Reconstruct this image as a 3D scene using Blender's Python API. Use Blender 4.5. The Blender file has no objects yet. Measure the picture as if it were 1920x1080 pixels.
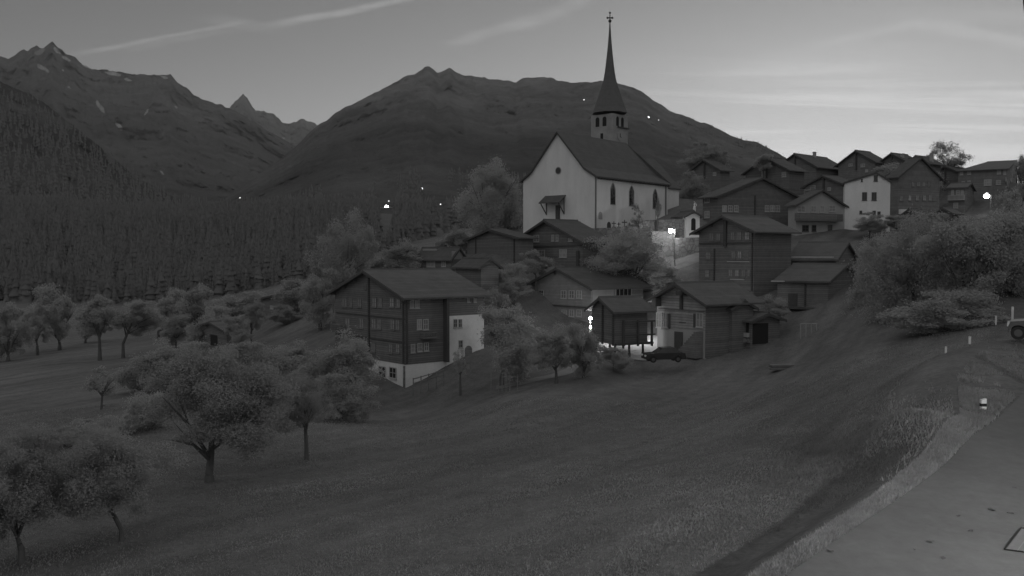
import bpy, math, random
import numpy as np
from mathutils import Vector, Matrix

S = bpy.context.scene
COL = S.collection
R = math.radians
# ------------------------------------------------------------------ camera
F, HC, HORIZON = 1663.0, 6.1, 480.0          # focal length in photo pixels, camera height, eye-level row
TILT = math.atan((540 - HORIZON) / F)
cam_d = bpy.data.cameras.new('camera'); cam = bpy.data.objects.new('camera', cam_d); COL.objects.link(cam)
cam_d.sensor_width = 36; cam_d.lens = 36 * F / 1920
cam_d.clip_start = 0.2; cam_d.clip_end = 60000
cam.location = (0, 0, HC); cam.rotation_euler = (math.pi / 2 - TILT, 0, 0)
S.camera = cam
# ------------------------------------------------------------------ exposure, render
S.view_settings.view_transform = 'Standard'; S.view_settings.look = 'None'
S.view_settings.exposure = 0.0; S.view_settings.gamma = 1.0
S.render.engine = 'CYCLES'
S.cycles.use_denoising = True
S.cycles.max_bounces = 7; S.cycles.diffuse_bounces = 6; S.cycles.transmission_bounces = 6
S.cycles.volume_bounces = 0; S.cycles.sample_clamp_indirect = 4.0
S.cycles.transparent_max_bounces = 6; S.cycles.volume_step_rate = 4
# ------------------------------------------------------------------ world
SUN_AZ, SUN_EL = 22.0, 1.0                   # degrees right of the view axis, above the horizon
W = bpy.data.worlds.new('World'); S.world = W; W.use_nodes = True
class NG:                                     # tiny node-graph writer
    def __init__(s, tree): s.t = tree; s.n = tree.nodes; s.l = tree.links
    def node(s, kind, ins=None, **kw):
        n = s.n.new(kind)
        for k, v in kw.items(): setattr(n, k, v)
        for k, v in (ins or {}).items(): s.put(n.inputs[k], v)
        return n
    def put(s, sock, v):
        if isinstance(v, bpy.types.NodeSocket): s.l.new(v, sock)
        elif isinstance(v, bpy.types.Node): s.l.new(v.outputs[0], sock)
        else: sock.default_value = v
    def m(s, op, a, b=0.0, c=None, clamp=False):
        n = s.n.new('ShaderNodeMath'); n.operation = op; n.use_clamp = clamp
        s.put(n.inputs[0], a); s.put(n.inputs[1], b)
        if c is not None: s.put(n.inputs[2], c)
        return n.outputs[0]
    def rng(s, v, a, b, c=0.0, d=1.0, smooth=True):
        n = s.n.new('ShaderNodeMapRange'); n.interpolation_type = 'SMOOTHSTEP' if smooth else 'LINEAR'
        s.put(n.inputs[0], v)
        for i, q in enumerate((a, b, c, d)): s.put(n.inputs[i + 1], q)
        return n.outputs[0]
    def xyz(s, v):
        n = s.n.new('ShaderNodeSeparateXYZ'); s.put(n.inputs[0], v); return n.outputs
    def vec(s, x, y, z):
        n = s.n.new('ShaderNodeCombineXYZ')
        for i, q in enumerate((x, y, z)): s.put(n.inputs[i], q)
        return n.outputs[0]
    def noise(s, vec, scale, detail=4, rough=.55, dist=0.0):
        n = s.n.new('ShaderNodeTexNoise'); s.put(n.inputs['Vector'], vec)
        n.inputs['Scale'].default_value = scale; n.inputs['Detail'].default_value = detail
        n.inputs['Roughness'].default_value = rough; n.inputs['Distortion'].default_value = dist
        return n.outputs['Fac']

def ray(u, v):
    xc, yc = (u - 960) / F, (540 - v) / F
    ct, st = math.cos(TILT), math.sin(TILT)
    return (xc, ct + yc * st, yc * ct - st)
def P(u, v, D):                               # the place D metres ahead that is seen at photo pixel (u, v)
    d = ray(u, v); k = D / d[1]
    return Vector((d[0] * k, D, HC + d[2] * k))
def zat(v, D, u=960): return P(u, v, D).z

def sky():
    g = NG(W.node_tree); g.n.clear()
    out = g.node('ShaderNodeOutputWorld'); bg = g.node('ShaderNodeBackground')
    sk = g.node('ShaderNodeTexSky'); sk.sky_type = 'NISHITA'; sk.sun_disc = False
    sk.sun_elevation = R(SUN_EL); sk.sun_rotation = R(SUN_AZ)
    sk.altitude = 1300; sk.air_density = 1.0; sk.dust_density = 1.0; sk.ozone_density = 1.0
    bw = g.node('ShaderNodeRGBToBW', {0: sk}).outputs[0]
    base = g.m('MULTIPLY', g.m('POWER', g.m('MAXIMUM', bw, 1e-4), SKY_POW), SKY_MUL)
    tc = g.node('ShaderNodeTexCoord').outputs['Generated']
    x, y, z = g.xyz(tc)
    zc = g.m('MAXIMUM', z, 0.02)
    qx, qy = g.m('DIVIDE', x, zc), g.m('DIVIDE', y, zc)          # position on a flat high cloud layer
    q = g.vec(qx, qy, 0)
    add = None
    def q_of(u, v):
        d = ray(u, v); return d[0] / d[2], d[1] / d[2]
    wob = g.noise(q, 2.2, 3)
    for (u0, v0, u1, v1, w, amp) in [(120, 108, 470, 38, .0024, .60), (490, 52, 860, -22, .0042, .95), (225, 99, 450, 52, .0034, .24),
                                     (825, 86, 1010, 40, .0055, .34), (960, 58, 1110, -14, .008, .32), (425, 52, 470, 36, .012, .25),
                                     (1360, 175, 1660, 75, .03, .16), (1670, 36, 1990, 92, .006, .42), (1500, 90, 1740, 40, .006, .24), (1590, 120, 1700, 150, .02, .10)]:
        (ax, ay), (bx, by) = q_of(u0, v0), q_of(u1, v1)
        L = math.hypot(bx - ax, by - ay); tx, ty = (bx - ax) / L, (by - ay) / L
        along = g.m('ADD', g.m('MULTIPLY', g.m('SUBTRACT', qx, ax), tx), g.m('MULTIPLY', g.m('SUBTRACT', qy, ay), ty))
        across = g.m('SUBTRACT', g.m('MULTIPLY', g.m('SUBTRACT', qx, ax), ty), g.m('MULTIPLY', g.m('SUBTRACT', qy, ay), tx))
        scale = g.m('MULTIPLY', g.m('ADD', g.m('MULTIPLY', qx, qx), g.m('MULTIPLY', qy, qy)), w)
        across = g.m('ADD', across, g.m('MULTIPLY', g.m('MULTIPLY', g.m('SUBTRACT', wob, .5), scale), 1.6))
        c = g.rng(g.m('ABSOLUTE', across), 0.0, scale, 1.0, 0.0)
        e = g.m('MULTIPLY', g.rng(along, -.05 * L, .25 * L), g.rng(along, .8 * L, 1.05 * L, 1.0, 0.0))
        puff = g.rng(g.noise(q, 9.0, 4, .6), .3, .7, .6, 1.15)
        t = g.m('MULTIPLY', g.m('MULTIPLY', g.m('MULTIPLY', c, e), puff), amp)
        add = t if add is None else g.m('ADD', add, t)
    # thin cirrus banks, thickest low in the sky on the sunrise side
    rot = g.node('ShaderNodeVectorRotate', {'Vector': q, 'Angle': R(-8)}, rotation_type='Z_AXIS').outputs[0]
    rx, ry, rz = g.xyz(rot)
    n1 = g.noise(g.vec(g.m('MULTIPLY', rx, .22), g.m('MULTIPLY', ry, 1.5), 3.1), 1.0, 6, .6, .8)
    n2 = g.noise(g.vec(g.m('MULTIPLY', rx, .12), g.m('MULTIPLY', ry, .9), 7.7), 1.3, 3, .5)
    side = g.rng(g.m('ARCTAN2', x, y), .05, .45)
    low = g.rng(z, .26, .12)
    cir = g.m('MULTIPLY', g.m('MULTIPLY', g.rng(n1, .46, .66), g.rng(n2, .3, .6, .35, 1)), g.m('MULTIPLY', side, low))
    lift = g.m('ADD', g.m('MULTIPLY', cir, CIRRUS), add)
    tot = g.m('MULTIPLY', base, g.m('ADD', 1.0, lift))
    tot = g.m('DIVIDE', tot, g.m('ADD', 1.0, g.m('MULTIPLY', tot, .09)))
    tot = g.m('MULTIPLY', tot, g.rng(z, .30, .75, 1.0, OVERHEAD))      # sky high overhead, out of view, brightened to add light on the ground
    g.put(bg.inputs['Color'], g.node('ShaderNodeCombineColor', {0: tot, 1: tot, 2: tot}).outputs[0])
    bg.inputs['Strength'].default_value = 0.1
    g.l.new(bg.outputs[0], out.inputs[0])
SKY_POW, SKY_MUL, CIRRUS, OVERHEAD = 2.0, 1.85, 2.6, 14.5
sky()
sun_d = bpy.data.lights.new('sun', 'SUN'); sun_d.energy = 0.05; sun_d.angle = R(30)
sun = bpy.data.objects.new('sun', sun_d); COL.objects.link(sun)
sun.rotation_euler = (R(90 - 8), 0, R(180 - SUN_AZ))    # low light from the sunrise side

# ------------------------------------------------------------------ noise in numpy
def vnoise(x, y, seed=0):
    x = np.asarray(x, float); y = np.asarray(y, float)
    rs = np.random.RandomState(seed); T = rs.rand(256, 256)
    xi = np.floor(x).astype(int); yi = np.floor(y).astype(int); fx = x - xi; fy = y - yi
    fx = fx * fx * fx * (fx * (fx * 6 - 15) + 10); fy = fy * fy * fy * (fy * (fy * 6 - 15) + 10)
    g = lambda a, b: T[a % 256, b % 256]
    return (g(xi, yi) * (1 - fx) + g(xi + 1, yi) * fx) * (1 - fy) + (g(xi, yi + 1) * (1 - fx) + g(xi + 1, yi + 1) * fx) * fy
def fbm(x, y, oct=5, seed=0, gain=.5, ridged=False):
    a, s, n = 1.0, 0.0, 0.0
    for o in range(oct):
        v = vnoise(np.asarray(x) * 2 ** o, np.asarray(y) * 2 ** o, seed + o)
        s = s + a * ((1 - abs(2 * v - 1)) if ridged else v); n += a; a *= gain
    return s / n

# ------------------------------------------------------------------ materials (all greys: a monochrome night camera)
MATS = {}
def mat(name, g, var=.3, scale=1.5, rough=.9, stripe=None, bump=.0, spec=.2, transl=0.0, rand=0.0, stretch=(1, 1, 1), cells=0, fine=0.0, big=0.0):
    if name in MATS: return MATS[name]
    m = bpy.data.materials.new(name); m.use_nodes = True; MATS[name] = m
    G = NG(m.node_tree); G.n.clear()
    out = G.node('ShaderNodeOutputMaterial'); b = G.node('ShaderNodeBsdfPrincipled')
    tc = G.node('ShaderNodeTexCoord').outputs['Object']
    mp = G.node('ShaderNodeMapping', {'Vector': tc, 'Scale': stretch}).outputs[0]
    f = G.rng(G.noise(mp, scale, 5, .6), .25, .75, 1 - var / 2, 1 + var / 2, False)
    h = None
    if big:
        ro = G.node('ShaderNodeVectorRotate', {'Vector': tc, 'Angle': R(-58)}, rotation_type='Z_AXIS').outputs[0]
        f = G.m('MULTIPLY', f, G.rng(G.noise(tc, .09, 4, .6), .32, .68, 1 - big, 1 + big, False))
        f = G.m('MULTIPLY', f, G.rng(G.noise(G.node('ShaderNodeMapping', {'Vector': ro, 'Scale': (.05, .6, .3)}).outputs[0], 1.0, 3, .55), .32, .68, 1 - big, 1 + big, False))
    if fine:
        f = G.m('MULTIPLY', f, G.rng(G.noise(tc, scale * 9, 4, .7), .3, .7, 1 - fine / 2, 1 + fine / 2, False))
    if stripe:
        ax, per, dep = stripe
        c = G.xyz(tc)['xyz'.index(ax)]
        w = G.m('ADD', c, G.m('MULTIPLY', G.noise(tc, .8, 2), per * .35))
        fr = G.m('FRACT', G.m('DIVIDE', w, per))
        line = G.m('MULTIPLY', G.rng(fr, 0, .22), G.rng(fr, .84, 1, 1, 0))
        row = G.node('ShaderNodeTexWhiteNoise', {'W': G.m('FLOOR', G.m('DIVIDE', w, per))}, noise_dimensions='1D').outputs['Value']
        f = G.m('MULTIPLY', f, G.m('ADD', 1 - dep, G.m('MULTIPLY', line, dep)))
        f = G.m('MULTIPLY', f, G.rng(row, 0, 1, 1 - dep * .35, 1 + dep * .35, False))
        h = line
    if cells:
        vo = G.node('ShaderNodeTexVoronoi', {'Vector': mp, 'Scale': cells}, feature='DISTANCE_TO_EDGE').outputs['Distance']
        vc = G.node('ShaderNodeTexVoronoi', {'Vector': mp, 'Scale': cells}).outputs['Color']
        e = G.rng(vo, .0, .10)
        f = G.m('MULTIPLY', G.m('MULTIPLY', f, G.m('ADD', .55, G.m('MULTIPLY', e, .45))), G.rng(G.xyz(vc)[0], 0, 1, .75, 1.25, False))
        h = e
    if rand:
        oi = G.node('ShaderNodeObjectInfo').outputs['Random']
        f = G.m('MULTIPLY', f, G.rng(oi, 0, 1, 1 - rand, 1 + rand, False))
    v = G.m('MULTIPLY', f, g)
    colr = G.node('ShaderNodeCombineColor', {0: v, 1: v, 2: v}).outputs[0]
    G.put(b.inputs['Base Color'], colr); b.inputs['Roughness'].default_value = rough
    b.inputs['Specular IOR Level'].default_value = spec
    if bump:
        hh = G.noise(mp, scale * 6, 5, .7)
        if h is not None: hh = G.m('ADD', G.m('MULTIPLY', hh, .4), h)
        G.put(b.inputs['Normal'], G.node('ShaderNodeBump', {'Height': hh, 'Strength': bump, 'Distance': .05}).outputs[0])
    sh = b.outputs[0]
    if transl:
        t = G.node('ShaderNodeBsdfTranslucent', {'Color': colr})
        sh = G.node('ShaderNodeMixShader', {0: transl, 1: sh, 2: t.outputs[0]}).outputs[0]
    G.l.new(sh, out.inputs[0])
    return m
def glow(name, s, g=1.0):
    if name in MATS: return MATS[name]
    m = bpy.data.materials.new(name); m.use_nodes = True; MATS[name] = m
    G = NG(m.node_tree); G.n.clear()
    e = G.node('ShaderNodeEmission', {'Color': (g, g, g, 1), 'Strength': s})
    G.l.new(e.outputs[0], G.node('ShaderNodeOutputMaterial').inputs[0]); return m

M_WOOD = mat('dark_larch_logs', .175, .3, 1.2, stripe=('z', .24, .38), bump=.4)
M_WOODG = mat('grey_larch_boards', .2, .35, 1.2, stripe=('z', .2, .3), bump=.4)
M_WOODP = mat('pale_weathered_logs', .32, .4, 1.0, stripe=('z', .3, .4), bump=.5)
M_BEAM = mat('dark_beam', .085, .3, 3)
M_ROOF = mat('stone_slab_roof', .125, .35, .8, stripe=('z', .16, .22), bump=.4)
M_ROOFD = mat('shingle_roof', .105, .35, .8, stripe=('z', .16, .22), bump=.4)
M_ROOFL = mat('pale_metal_roof', .3, .2, .8)
M_CHROOF = mat('church_shingles', .12, .25, .7, stripe=('z', .2, .12), bump=.3)
M_PLAST = mat('white_plaster', .72, .22, .5, bump=.15, fine=.09, stretch=(1, 1, .45))
M_PLASTG = mat('grey_plaster', .36, .2, .7, bump=.1)
M_STONE = mat('rubble_stone', .22, .5, .8, bump=.6, cells=1.6)
M_TOWER = mat('tower_stone', .34, .4, .5, bump=.3, fine=.15)
M_FRAME = mat('pale_window_frame', .42, .1, 3)
M_FRAMED = mat('dark_window_frame', .1, .1, 3)
M_GLASSL = mat('curtain_sky_glass', .28, .5, 1.6, rough=.25, spec=.5, rand=.35)  # pale tone: curtains plus sky reflection put into the colour
M_GLASSD = mat('dark_glass', .03, .3, 1.6, rough=.15, spec=.5)
M_METAL = mat('grey_metal', .2, .2, 4, rough=.5)
M_BLACK = mat('black_iron', .03, .2, 4)
M_WHITE = mat('white_paint', .7, .08, 4)
M_BARK = mat('bark', .11, .5, 3, stretch=(1, 1, .3), bump=.5)
M_TILE = mat('spire_shingles', .14, .25, 1.2, stripe=('z', .3, .12))

# ------------------------------------------------------------------ builders
def tag(o, label, cat, group=None, kind=None):
    o['label'] = label; o['category'] = cat
    if group: o['group'] = group
    if kind: o['kind'] = kind
    return o
def thing(name, label, cat, loc=(0, 0, 0), rotz=0.0, group=None):
    o = bpy.data.objects.new(name, None); COL.objects.link(o); o.empty_display_size = .3
    o.location = loc; o.rotation_euler = (0, 0, rotz)
    return tag(o, label, cat, group)
def link(name, me, parent=None, loc=None, rotz=0, scale=None):
    o = bpy.data.objects.new(name, me); COL.objects.link(o)
    if parent: o.parent = parent
    if loc is not None: o.location = loc
    o.rotation_euler.z = rotz
    if scale is not None: o.scale = scale
    return o
def np_mesh(name, V, Fc, m, smooth=False):
    V = np.asarray(V, np.float32); Fc = np.asarray(Fc, np.int32)
    me = bpy.data.meshes.new(name); n = Fc.shape[1]
    me.vertices.add(len(V)); me.vertices.foreach_set('co', V.ravel())
    me.loops.add(Fc.size); me.loops.foreach_set('vertex_index', Fc.ravel())
    me.polygons.add(len(Fc)); me.polygons.foreach_set('loop_start', np.arange(0, Fc.size, n, dtype=np.int32))
    try: me.polygons.foreach_set('loop_total', np.full(len(Fc), n, np.int32))
    except Exception: pass
    if smooth: me.polygons.foreach_set('use_smooth', np.ones(len(Fc), bool))
    me.materials.append(m); me.update(calc_edges=True); me.validate()
    return me
class MB:
    def __init__(s): s.v = []; s.f = []
    def box(s, x0, y0, z0, x1, y1, z1):
        x0, x1 = sorted((x0, x1)); y0, y1 = sorted((y0, y1)); z0, z1 = sorted((z0, z1))
        b = len(s.v)
        s.v += [(x0, y0, z0), (x1, y0, z0), (x1, y1, z0), (x0, y1, z0), (x0, y0, z1), (x1, y0, z1), (x1, y1, z1), (x0, y1, z1)]
        s.f += [tuple(b + i for i in q) for q in ((3, 2, 1, 0), (4, 5, 6, 7), (0, 1, 5, 4), (1, 2, 6, 5), (2, 3, 7, 6), (3, 0, 4, 7))]
        return s
    def prism(s, pts, t0, t1, axis='x'):      # pts = (horizontal, z) outline pushed along an axis
        b = len(s.v); n = len(pts)
        for t in (t0, t1):
            for (p, z) in pts: s.v.append((t, p, z) if axis == 'x' else (p, t, z))
        s.f.append(tuple(b + i for i in range(n))); s.f.append(tuple(b + n + i for i in range(n - 1, -1, -1)))
        for i in range(n):
            j = (i + 1) % n; s.f.append((b + i, b + n + i, b + n + j, b + j))
        return s
    def bar(s, p, q, r0, r1=None, n=6):
        r1 = r0 if r1 is None else r1
        p, q = Vector(p), Vector(q); d = (q - p).normalized()
        a = d.cross(Vector((0, 0, 1)) if abs(d.z) < .9 else Vector((1, 0, 0))).normalized(); c = d.cross(a)
        b = len(s.v)
        for (o, r) in ((p, r0), (q, r1)):
            for i in range(n):
                t = 2 * math.pi * i / n; s.v.append(tuple(o + a * (r * math.cos(t)) + c * (r * math.sin(t))))
        for i in range(n):
            j = (i + 1) % n; s.f.append((b + i, b + j, b + n + j, b + n + i))
        s.f.append(tuple(b + i for i in range(n - 1, -1, -1))); s.f.append(tuple(b + n + i for i in range(n)))
        return s
    def lathe(s, c, prof, n=8, a0=0.0):       # prof = (radius, z)
        b = len(s.v); m = len(prof)
        for (r, z) in prof:
            for i in range(n):
                t = a0 + 2 * math.pi * i / n; s.v.append((c[0] + r * math.cos(t), c[1] + r * math.sin(t), c[2] + z))
        for k in range(m - 1):
            for i in range(n):
                j = (i + 1) % n; s.f.append((b + k * n + i, b + k * n + j, b + (k + 1) * n + j, b + (k + 1) * n + i))
        s.f.append(tuple(b + i for i in range(n - 1, -1, -1))); s.f.append(tuple(b + (m - 1) * n + i for i in range(n)))
        return s
    def ball(s, c, r, n=10):
        return s.lathe(c, [(max(.01 * r, r * math.sin(math.pi * k / 6)), -r * math.cos(math.pi * k / 6)) for k in range(7)], n)
    def build(s, name, m, parent=None, smooth=False):
        me = bpy.data.meshes.new(name); me.from_pydata(s.v, [], s.f); me.materials.append(m)
        import bmesh
        bm = bmesh.new(); bm.from_mesh(me); bmesh.ops.recalc_face_normals(bm, faces=bm.faces); bm.to_mesh(me); bm.free()
        if smooth: me.polygons.foreach_set('use_smooth', [True] * len(me.polygons))
        return link(name, me, parent)

# ------------------------------------------------------------------ ground
ROAD_A, ROAD_B = -1.27, .075                  # the road is the plane z = A + B*y
def road_D(v): return (HC - ROAD_A) / (ROAD_B + (v - HORIZON) / F)
def RP(u, v): return P(u, v, road_D(v))
road_left = [(1200, 1330), (1340, 1200), (1481, 1080), (1569, 1017), (1639, 971), (1710, 922), (1780, 869), (1833, 816), (1868, 790), (1893, 765), (1930, 728), (1985, 694), (2040, 676), (2120, 662)]
verge_left = [(1100, 1345), (1280, 1205), (1431, 1078), (1541, 1006), (1639, 939), (1710, 880), (1776, 820), (1802, 786), (1798, 745), (1796, 708), (1822, 672), (1862, 648), (1920, 639), (1990, 635), (2100, 632)]
RL = np.array([tuple(RP(*p))[:2] for p in road_left]); VL = np.array([tuple(RP(*p))[:2] for p in verge_left])
def sdist(x, y, L):                           # distance to a polyline, positive on its left
    best = np.full(np.shape(x), 1e9); sg = np.zeros(np.shape(x))
    for (a, b) in zip(L[:-1], L[1:]):
        d = b - a; l2 = d @ d
        t = np.clip(((x - a[0]) * d[0] + (y - a[1]) * d[1]) / l2, 0, 1)
        ex, ey = x - a[0] - t * d[0], y - a[1] - t * d[1]
        dd = np.hypot(ex, ey); cr = d[0] * (y - a[1]) - d[1] * (x - a[0])
        up = dd < best - 1e-9; best = np.where(up, dd, best); sg = np.where(up, np.sign(cr), sg)
    return best * sg
CP = [  # ground seen in the photograph: pixel, distance
 (-300, 1080, 30), (0, 1080, 28), (300, 1060, 27), (640, 1080, 24), (960, 1080, 22), (1250, 1080, 19.5), (230, 1015, 31), (395, 905, 42), (575, 865, 50),
 (0, 900, 45), (960, 860, 46), (1300, 860, 39), (1500, 860, 32), (1620, 800, 36), (960, 740, 78), (760, 728, 95), (630, 765, 82), (700, 800, 68), (1200, 692, 95), (1283, 682, 95), (1100, 720, 82),
 (1450, 665, 95), (1600, 655, 80), (1700, 690, 55), (1500, 740, 60), (1750, 640, 72), (1850, 618, 70), (1960, 600, 75),
 (0, 830, 60), (190, 768, 72), (-300, 800, 65), (0, 682, 135), (200, 645, 165), (300, 628, 185), (400, 645, 150), (460, 665, 120), (560, 600, 140), (625, 645, 112), (520, 730, 85), (350, 740, 80),
 (900, 700, 95), (1050, 612, 115), (1150, 659, 97), (1250, 640, 105), (1320, 600, 110), (1400, 548, 118), (1280, 500, 130), (1050, 500, 127), (940, 520, 122), (860, 560, 115), (1115, 434, 138), (1000, 434, 146), (1240, 418, 150), (1295, 432, 140), (1200, 470, 136), (1400, 432, 150),
 (1560, 440, 148), (1640, 432, 152), (1550, 560, 108), (1500, 610, 103), (1700, 398, 185), (1850, 372, 185), (1480, 350, 205), (1600, 340, 215), (1750, 330, 215), (1300, 350, 200), (1750, 560, 92), (1900, 540, 90), (1900, 460, 130), (1750, 460, 130),
 (850, 500, 140), (700, 525, 160), (912, 440, 165), (560, 565, 170), (2300, 500, 120), (2300, 380, 200), (2200, 640, 60),
 (1480, 372, 270), (1750, 350, 270), (1200, 400, 270), (900, 440, 250), (2300, 350, 300), (1480, 400, 420), (1900, 390, 420), (1200, 415, 450), (1480, 420, 900), (1900, 410, 900), (2400, 400, 900), (1100, 410, 900),
 (0, 605, 240), (-400, 605, 240), (300, 570, 280), (600, 520, 280), (300, 470, 520), (0, 440, 520), (-500, 430, 520), (600, 440, 520), (800, 455, 420), (300, 408, 900), (0, 395, 900), (-500, 390, 900), (700, 400, 900), (900, 410, 900)]
def uv_of(x, y): return np.stack([3.0 * np.asarray(x) / np.asarray(y), 1.2 * np.log(np.asarray(y))], -1)
cpw = np.array([tuple(P(*c)) for c in CP])
def tps_fit(X, z, lam):
    n = len(X); d = np.linalg.norm(X[:, None] - X[None], axis=-1)
    K = np.where(d > 0, d * d * np.log(d + 1e-12), 0) + lam * np.eye(n)
    Pm = np.c_[np.ones(n), X]; A = np.zeros((n + 3, n + 3)); A[:n, :n] = K; A[:n, n:] = Pm; A[n:, :n] = Pm.T
    return np.linalg.solve(A, np.r_[z, 0, 0, 0])
TX = uv_of(cpw[:, 0], cpw[:, 1]); TW = tps_fit(TX, cpw[:, 2], .004)
def ground_z(x, y):
    x = np.asarray(x, float); y = np.asarray(y, float); sh = x.shape
    x = x.ravel(); y = np.maximum(y.ravel(), 3.0); z = np.empty_like(x)
    for i in range(0, len(x), 20000):
        q = uv_of(x[i:i + 20000], y[i:i + 20000])
        d = np.linalg.norm(q[:, None] - TX[None], axis=-1)
        z[i:i + 20000] = np.where(d > 0, d * d * np.log(d + 1e-12), 0) @ TW[:-3] + TW[-3] + q @ TW[-2:]
    rz = ROAD_A + ROAD_B * y
    s = sdist(x, y, VL)
    near = np.clip((75 - y) / 20, 0, 1)
    low = np.minimum(z, rz - np.interp(y, [12, 30, 45, 60], [1.3, 1.3, .7, .4]))
    zz = np.where(y < 60, low * near + z * (1 - near), z)
    k = np.clip(s / np.interp(y, [26, 33, 48], [2.2, 5.0, 7.0]), 0, 1); k = k * k * (3 - 2 * k)
    m = (rz * (1 - k) + zz * k) * near + z * (1 - near)
    m = np.where((s < 0) & (y < 75), rz * near + z * (1 - near), m)
    c = RP(1732, 800)                          # grassy heap beside the road
    m = m + 1.0 * np.exp(-(((x - c.x + .6) / 1.3) ** 2 + ((y - c.y - .8) / 2.2) ** 2))
    m = m + (fbm(x * .35, y * .35, 3, 5) - .5) * .22 * np.clip(s / 3, 0, 1) + (fbm(x * .05, y * .05, 3, 9) - .5) * np.clip((y - 60) / 60, 0, 1) * 1.0
    return m.reshape(sh)
def gz(x, y): return float(ground_z(np.array([x]), np.array([y]))[0])

def terrain():
    U = (np.linspace(-700, 2700, 420) - 960) / F
    D = np.exp(np.linspace(math.log(6), math.log(960), 520))
    uu, dd = np.meshgrid(U, D); x = uu * dd; z = ground_z(x, dd)
    V = np.stack([x, dd, z], -1).reshape(-1, 3)
    n = len(U); i, j = np.meshgrid(np.arange(n - 1), np.arange(len(D) - 1)); b = (j * n + i).ravel()
    Fc = np.stack([b, b + 1, b + n + 1, b + n], -1)
    m = bpy.data.materials.new('meadow'); m.use_nodes = True; G = NG(m.node_tree); bs = G.n['Principled BSDF']
    tc = G.node('ShaderNodeTexCoord').outputs['Object']
    rot = G.node('ShaderNodeVectorRotate', {'Vector': tc, 'Angle': R(-58)}, rotation_type='Z_AXIS').outputs[0]
    big = G.rng(G.noise(tc, .06, 4, .6), .3, .7, .86, 1.14, False)
    rows = G.rng(G.noise(G.node('ShaderNodeMapping', {'Vector': rot, 'Scale': (.05, .55, .3)}).outputs[0], 1.0, 3, .5), .3, .7, .82, 1.18, False)
    fine = G.rng(G.noise(tc, 5.0, 5, .75), .3, .7, .75, 1.25, False)
    mid = G.rng(G.noise(tc, .9, 4, .65), .3, .7, .86, 1.14, False)
    v = G.m('MULTIPLY', G.m('MULTIPLY', G.m('MULTIPLY', big, rows), G.m('MULTIPLY', fine, mid)), .165)
    G.put(bs.inputs['Base Color'], G.node('ShaderNodeCombineColor', {0: v, 1: v, 2: v}).outputs[0])
    bs.inputs['Roughness'].default_value = 1; bs.inputs['Specular IOR Level'].default_value = 0
    G.put(bs.inputs['Normal'], G.node('ShaderNodeBump', {'Height': G.noise(tc, 6.0, 6, .8), 'Strength': .6, 'Distance': .12}).outputs[0])
    o = link('ground', np_mesh('ground', V, Fc, m, True))
    tag(o, 'sloping mown meadow and village hillside', 'ground', kind='structure')
terrain()

def strip(name, A, B, m, lift, label, cat):   # a sheet between two edge lines, laid on the ground
    A, B = np.array(A), np.array(B)
    def resample(L, n):
        d = np.r_[0, np.cumsum(np.hypot(*np.diff(L, axis=0).T))]; t = np.linspace(0, d[-1], n)
        return np.c_[np.interp(t, d, L[:, 0]), np.interp(t, d, L[:, 1])]
    n, k = 160, 14
    a, b = resample(A, n), resample(B, n)
    t = np.linspace(0, 1, k)[None, :, None]; pts = a[:, None] * (1 - t) + b[:, None] * t
    z = ground_z(pts[..., 0], pts[..., 1]) + lift
    V = np.concatenate([pts, z[..., None]], -1).reshape(-1, 3)
    i, j = np.meshgrid(np.arange(k - 1), np.arange(n - 1)); q = (j * k + i).ravel()
    o = link(name, np_mesh(name, V, np.stack([q, q + 1, q + k + 1, q + k], -1), m, True))
    return tag(o, label, cat, kind='structure')
M_ROAD = mat('asphalt', .12, .35, .35, bump=.3, fine=.2)
M_PATH = mat('gravel_path', .18, .4, 1.0, bump=.4)
strip('road', RL, RL + np.array([[9.0, -1.0]] * len(RL)), M_ROAD, .02, 'asphalt road climbing past the meadow', 'road')
M_LITGROUND = mat('pale_lit_ground', .33, .15, .5)  # pale tone paints the lamp light on the ground by the granary
def path(name, pts, w, label):
    p = np.array([tuple(P(*q))[:2] for q in pts]); d = np.gradient(p, axis=0); nrm = np.c_[-d[:, 1], d[:, 0]]; nrm /= np.linalg.norm(nrm, axis=1)[:, None]
    return strip(name, p + nrm * w / 2, p - nrm * w / 2, M_PATH, .05, label, 'path')
path('path', [(930, 727, 88), (980, 722, 88), (1050, 712, 90), (1120, 690, 96), (1200, 664, 104), (1260, 645, 112)], 2.6, 'track painted pale like lamp-lit ground between the big house and the granary')  # lighter gravel strip stands in for ground lit by the lamp
path('lane', [(1010, 508, 126), (1060, 503, 126), (1140, 500, 126), (1200, 508, 127), (1255, 497, 130), (1310, 489, 131.5), (1345, 478, 134)], 2.6, 'pale lane below the church')

a, b = [np.array([tuple(P(u, v, D))[:2] for (u, v, D) in q]) for q in ([(1118, 664, 97.5), (1190, 662, 97.5), (1250, 660, 98.5)], [(1125, 645, 107), (1190, 643, 107), (1250, 641, 107)])]
strip('lit_ground', b, a, M_LITGROUND, .06, 'painted strip of lamp-lit ground under and behind the granary', 'lit_ground')
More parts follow.
